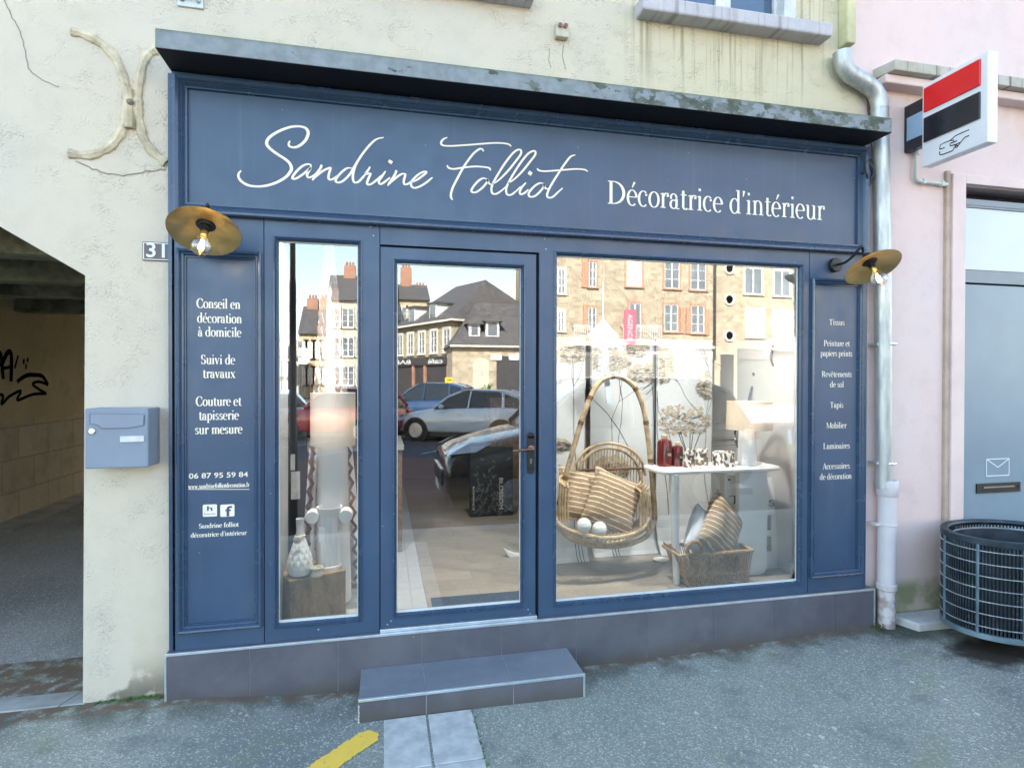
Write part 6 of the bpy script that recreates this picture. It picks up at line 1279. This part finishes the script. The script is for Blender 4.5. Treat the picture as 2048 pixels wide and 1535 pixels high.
for x in (-L1+.2, -L1*.62, -L1*.42, -.5): MB().box(x-.16, x+.16, .1, .2, 0, 2.75).build('brick_pillar', BRICK, hb, world=False)
def loc_text(par, txt, x0, x1, z0, z1, y, m_):
    vs, fs = sans_mesh(txt, 1, .01); A = np.array(vs); a0_, a1_, b0_, b1_ = A[:, 0].min(), A[:, 0].max(), A[:, 1].min(), A[:, 1].max()
    MB().add([(x1-(v[0]-a0_)/(a1_-a0_)*(x1-x0), y, z0+(v[1]-b0_)/(b1_-b0_)*(z1-z0)) for v in vs], fs).build('shop_lettering', m_, par, world=False)
loc_text(hb, 'BAR', -L1*.95, -L1*.65, 2.9, 3.2, .26, WFR); loc_text(hb, 'café', -L1*.35, -L1*.12, 2.85, 3.2, .26, WFR)
# houses further down the street
def gable_house(nm, label, pxa, pxb, d, pye, pyr, wall, nwin, rows, chim=(), trim=PALE):
    xa, xb = mp(pxa, 700, d)[0], mp(pxb, 700, d)[0]; y = GLASS_Y-d; pm = (pxa+pxb)/2; ze, zr_ = mp(pm, pye, d)[2], mp(pm, pyr, d+3)[2]; h_ = house(nm, ((xa+xb)/2, y, 0), label)
    MB().box(xa, xb, y-8, y, -.2, ze).build('wall', wall, h_)
    MB().add([(xa-.1, y+.3, ze), (xb+.1, y+.3, ze), (xb+.1, y-8.2, ze), (xa-.1, y-8.2, ze), (xa-.1, y-4, zr_), (xb+.1, y-4, zr_)], [(0, 1, 5, 4), (2, 3, 4, 5), (1, 2, 5), (3, 0, 4), (3, 2, 1, 0)]).build('roof', SLATE, h_)
    for j in range(rows):
        z = ze-.7-j*(ze-1.0)/rows
        for i in range(nwin): x = xa+(xb-xa)*(i+.5)/nwin; window(h_, x-.5, x+.5, z-1.7, z, y, trim)
    for px, py in chim:
        x = mp(px, py, d+4)[0]; z = mp(px, py, d+4)[2]; ch = MB().box(x-.55, x+.55, y-4.5, y-3.5, min(ze, zr_)-.5, z).build('chimney', BRICK, h_)
        for k in (-.3, 0, .3): MB().lathe([(.12, z), (.10, z+.45), (.07, z+.45)], (x+k, y-4, 0), 10).build('chimney_pot', BRICK, ch, smooth=True)
    return h_
gable_house('terraced_house', 'pale terraced house with white windows down the street, mirrored right of the floor lamp', 655, 790, 50, 602, 548, ST4, 5, 3, ((700, 533),))
gable_house('terraced_house', 'stone house with two orange chimneys down the street, mirrored above the lamp shade', 598, 657, 56, 668, 610, ST3, 4, 2, ((626, 598), (651, 598)))
gable_house('terraced_house', 'small far house with low pale front at the left end of the street', 520, 592, 62, 712, 690, ST4, 5, 2)
gable_house('chimney_house', 'beige gabled house with a broad orange chimney, mirrored high in the door', 792, 858, 52, 600, 566, ST3, 3, 2, ((812, 537), (840, 574)))
gable_house('terraced_house', 'plain ochre house left of the street, outside the reflected panes', 380, 515, 45, 640, 590, ST3, 4, 3)
gable_house('terraced_house', 'grey stone house right of the porthole house', 1905, 2150, 34, 520, 460, ST2, 5, 3)
# direction signs, street pole, post box, palms
sg = thing('direction_sign', (mp(606, 727, 40)[0], GLASS_Y-40, 0), 'two white arrow shaped direction signs on one post, mirrored beside the dark pole', 'road sign'); xs_ = mp(594, 700, 40)[0]
for pya, pyb in ((712, 696), (728, 714)):
    a = mp(597, pya, 40); b = mp(621, pyb, 40); zc = (a[2]+b[2])/2; MB().prism([(a[0], a[2]), (b[0]-.25, a[2]), (b[0], zc), (b[0]-.25, b[2]), (a[0], b[2])], GLASS_Y-40, GLASS_Y-39.94).build('arrow_board', WFR, sg)
MB().tube([(mp(600, 700, 40)[0], GLASS_Y-40.1, -.1), (mp(600, 700, 40)[0], GLASS_Y-40.1, mp(600, 690, 40)[2])], .06, 8).build('post', DARKF, sg)
px_, py_, _z = mp(585.5, 700, 3.45); sp_ = thing('street_pole', (px_, py_, -.1), 'dark brown street pole at the kerb, mirrored in the narrow window', 'pole')
POLE = mat('dark_pole', (.035, .028, .024), .5, .3, 8); MB().lathe([(.05, 0), (.05, 1.1), (.040, 1.15), (.036, 2.85), (.030, 2.95), (.028, 6.5)], (px_, py_, -.1), 14).build('shaft', POLE, sp_, smooth=True)
MB().tube([(px_, py_, 6.4), (px_, py_-.3, 6.75), (px_, py_-1.2, 6.8)], .022, 8).build('arm', POLE, sp_, smooth=True); MB().box(px_-.1, px_+.1, py_-1.7, py_-1.15, 6.74, 6.86).build('lamp_head', POLE, sp_, bevel=.02)
pbx = thing('post_box', (mp(898, 770, 31)[0], GLASS_Y-31, 0), 'yellow street post box on a stand, mirrored in the door', 'post box'); a = mp(891, 772, 31); b = mp(905, 756, 31)
MB().box(a[0], b[0], GLASS_Y-31.4, GLASS_Y-31, a[2], b[2]+.05).build('box', mat('yellow_enamel', (.75, .50, .02), .4, .05), pbx, bevel=.03); MB().tube([((a[0]+b[0])/2, GLASS_Y-31.2, -.1), ((a[0]+b[0])/2, GLASS_Y-31.2, a[2])], .06, 8).build('stand', DARKF, pbx); MB().box(a[0]+.06, b[0]-.06, GLASS_Y-31, GLASS_Y-30.98, b[2]-.12, b[2]-.06).build('slot', DARKF, pbx)
FROND = mat('palm_green', (.07, .12, .03), .6, .3, 8); POT = mat('red_pot', (.45, .05, .03), .5, .1)
for px, lb_ in ((929, 'small palm in a red pot, the one nearer the yellow post box'), (976, 'small palm in a red pot before the arched doorway')):
    c = mp(px, 780, 29); P_ = thing('potted_palm', (c[0], c[1], 0), lb_, 'potted palm', 'potted palms by the bar'); MB().lathe([(.28, 0), (.38, .55), (.36, .57), (.001, .5)], (c[0], c[1], 0), 18).build('pot', POT, P_, smooth=True); m = MB(); rr = random.Random(int(px))
    for i in range(26):
        a = rr.uniform(0, 6.28); l = rr.uniform(.5, .85); up = rr.uniform(.3, 1.0); pts = [(c[0]+math.cos(a)*l*t, c[1]+math.sin(a)*l*t, .5+up*math.sin(t*2.2)) for t in (0, .25, .5, .75, 1)]; s_ = Vector((-math.sin(a), math.cos(a), 0))*.05
        vs = []
        for i_, p in enumerate(pts): k = (1-abs(i_-1.5)/3); vs += [tuple(Vector(p)-s_*k), tuple(Vector(p)+s_*k)]
        m.add(vs, [(2*j, 2*j+1, 2*j+3, 2*j+2) for j in range(4)])
    m.build('fronds', FROND, P_)
# ------------------------------------------------------------------ cars
TYRE = mat('tyre', (.015, .015, .016), .8, .2, 20); RIM = mat('alloy_rim', (.5, .5, .52), .3, .1, metal=.9); CGL = mat('car_glass', (.015, .022, .03), .05, .05, spec=.45); LAMP = mat('headlamp', (.6, .63, .66), .08, .1, 20, spec=1, coat=1); TAIL = mat('tail_lamp', (.45, .01, .012), .15, .1, coat=1); TRIM = mat('black_trim', (.02, .02, .022), .4, .1); CHROME = MT['chrome']
def car(name, label, col, loc, rz, L=4.3, W=1.8, H=1.5, hood=.98, ws=-.30, nose=.62):
    P = mat('car_paint_'+name, col, .25, .02, spec=.6, coat=1.0); C_ = thing(name, loc, label, 'car', None, rz); h = L/2; wb = L*.30; hw = W/2; belt = hood+.02
    st = [(-h, .36, nose*.9, .80), (-h+.06, .26, nose+.08, .90), (-h+.35, .22, hood-.20, .97), (-h+.9, .22, hood-.07, 1.0), (ws*L*.5-.1, .22, hood, 1.0), (0, .22, belt+.02, 1.0), (h*.55, .22, belt+.05, 1.0), (h-.55, .24, belt+.05, .99), (h-.12, .28, belt-.02, .93), (h, .40, belt-.22, .84)]
    m = MB(); K = 13
    for x, zb, zt, wf in st:
        w_ = hw*wf; sh = zb+(zt-zb)*.62
        prof = [(-w_*.86, zb), (-w_*.97, zb+.08), (-w_, zb+(zt-zb)*.38), (-w_*.995, sh), (-w_*.95, zt-.05), (-w_*.80, zt), (0, zt+.025), (w_*.80, zt), (w_*.95, zt-.05), (w_*.995, sh), (w_, zb+(zt-zb)*.38), (w_*.97, zb+.08), (w_*.86, zb)]
        m.v += [(x, y, z) for y, z in prof]
    for i in range(len(st)-1):
        for k in range(K): m.f.append((i*K+k, i*K+(k+1) % K, (i+1)*K+(k+1) % K, (i+1)*K+k))
    m.f += [tuple(range(K)), tuple((len(st)-1)*K+k for k in range(K-1, -1, -1))]
    b = m.build('body', P, C_, smooth=True, world=False)
    sd_ = b.modifiers.new('round', 'SUBSURF'); sd_.levels = 1; sd_.render_levels = 2
    for md in list(b.modifiers):
        if md.type == 'EDGE_SPLIT': b.modifiers.remove(md)
    gs = [(ws*L*.5-.12, belt-.03, .90, .86), (ws*L*.5+.30, (belt+H)/2+.05, .90, .80), (ws*L*.5+.72, H-.035, .88, .70), (.25, H, .88, .68), (h*.55, H-.03, .87, .68), (h-.42, H-.20, .85, .72), (h-.16, belt+.04, .85, .84)]
    m = MB()
    for x, z, wl, wu in gs: m.v += [(x, -hw*wl*.98, belt-.06), (x, -hw*wu, z), (x, 0, z+.025), (x, hw*wu, z), (x, hw*wl*.98, belt-.06)]
    for i in range(len(gs)-1):
        for k in range(4): m.f.append((i*5+k, i*5+k+1, i*5+5+k+1, i*5+5+k))
    m.f += [(0, 1, 2, 3, 4), tuple(30+k for k in (4, 3, 2, 1, 0))]
    g_ = m.build('glasshouse', CGL, C_, world=False, smooth=True)
    m = MB()
    rs_ = [(x, z, wu) for x, z, wl, wu in gs[2:6]]
    for x, z, wu in rs_: m.v += [(x, -hw*wu-.012, z-.03), (x, -hw*wu*.94, z+.012), (x, 0, z+.04), (x, hw*wu*.94, z+.012), (x, hw*wu+.012, z-.03)]
    for i in range(len(rs_)-1):
        for k in range(4): m.f.append((i*5+k, i*5+k+1, i*5+6+k, i*5+5+k))
    m.build('roof', P, C_, world=False, smooth=True)
    for s in (-1, 1):
        m = MB(); ap = [(gs[0][0], s*hw*.89, belt-.02), (gs[1][0], s*hw*.82, gs[1][1]), (gs[2][0], s*hw*.715, gs[2][1])]; m.tube(ap, .035, 6); bp_ = [(.30, s*hw*.90, belt), (.34, s*hw*.70, H-.03)]; m.tube(bp_, .03, 6); cp_ = [(h*.62, s*hw*.885, belt), (h*.60, s*hw*.70, H-.05)]; m.tube(cp_, .05, 6); dp2 = [(h-.14, s*hw*.85, belt), (h-.42, s*hw*.73, H-.20), (h*.55, s*hw*.69, H-.03)]; m.tube(dp2, .05, 6); m.build('pillars', P, C_, world=False, smooth=True)
        mr = MB().sphere((gs[0][0]+.32, s*(hw+.10), belt+.04), .09, 12, 8, sz=.75); mr.build('wing_mirror', P, C_, world=False, smooth=True)
        MB().add([(-h+.10, s*hw*.50, nose+.10), (-h+.05, s*hw*.80, nose+.06), (-h+.40, s*hw*.965, hood-.27), (-h+.62, s*hw*.93, hood-.16), (-h+.36, s*hw*.72, hood-.17)], [(0, 1, 2, 3, 4)]).build('headlight', LAMP, C_, world=False)
        MB().box(h-.26, h-.005, s*hw*.60 if s > 0 else -hw*.94, hw*.94 if s > 0 else -hw*.60, belt-.22, belt-.08).build('tail_light', TAIL, C_, world=False, bevel=.03)
        for x in (-wb, wb):
            Mw = Matrix.Translation((x, s*(hw-.10), .325)) @ _rot('X', R_(-90*s)); a_ = MB().lathe([(.385, .085), (.385, .104), (.001, .104)], (0, 0, 0), 28, Mw).build('wheel_arch', TRIM, C_, world=False)
            wh = MB().lathe([(.20, .0), (.31, .0), (.325, .03), (.325, .10), (.31, .125), (.22, .122), (.21, .10)], (0, 0, 0), 28, Mw).build('wheel', TYRE, C_, world=False, smooth=True)
            m = MB().lathe([(.001, .10), (.215, .108), (.22, .118), (.20, .120), (.19, .112)], (0, 0, 0), 24, Mw)
            for k in range(5): a = k*2*math.pi/5; m.box(-.022, .022, .02, .20, .108, .126, Mw @ _rot('Z', a))
            m.build('rim', RIM, wh, world=False)
        MB().box(-.02, .16, s*(hw+.002)-.006, s*(hw+.002)+.006, belt-.19, belt-.165).build('door_handle', CHROME, C_, world=False)
    MB().box(-h-.015, -h+.12, -hw*.55, hw*.55, .40, .60).build('grille', TRIM, C_, world=False, bevel=.02); MB().box(-h-.02, -h+.03, -hw*.5, hw*.5, .605, .625).build('grille_bar', CHROME, C_, world=False)
    MB().box(-h-.02, -h+.01, -.26, .26, .30, .40).build('number_plate', MT['white'], C_, world=False); MB().box(h-.02, h+.015, -.26, .26, .62, .72).build('number_plate', MT['white'], C_, world=False)
    MB().box(-h+.1, h-.1, -hw*.9, hw*.9, .16, .26).build('underbody', TRIM, C_, world=False)
    return C_
GZ = -.12
car('parked_suv', 'glossy black high roofed car parked at the kerb behind the photographer', (.012, .013, .016), (.78+2.3, -4.9, GZ), 0, L=4.6, W=1.86, H=1.86, hood=1.16, ws=-.42, nose=.78)
sx, sy = mg(925, 886, GZ); car('silver_coupe', 'silver blue car parked across the road, mirrored in the door', (.70, .77, .80), (sx+.3, sy-1.0, GZ), R_(28), L=4.4, W=1.82, H=1.52)
sx, sy = mg(690, 884, GZ); car('red_hatchback', 'bright red car parked left of the silver car', (.50, .018, .014), (sx-.2, sy-1.0, GZ), R_(30), L=4.1, W=1.76, H=1.56)
sx, sy = mg(850, 860, GZ); car('blue_estate', 'dark blue car parked behind the silver car', (.02, .05, .12), (sx+.2, sy-3.2, GZ), R_(28), L=4.6, W=1.8, H=1.68)
sx, sy = mg(480, 880, GZ); car('pale_blue_hatchback', 'pale blue grey car at the left end of the parking row', (.30, .42, .52), (sx-.2, sy-1.0, GZ), R_(30), L=4.1, W=1.76, H=1.54)
sx, sy = mg(1290, 880, GZ); car('white_hatchback', 'white car parked right of the silver car', (.62, .63, .64), (sx+.8, sy-1.0, GZ), R_(28), L=4.1, W=1.78, H=1.52)
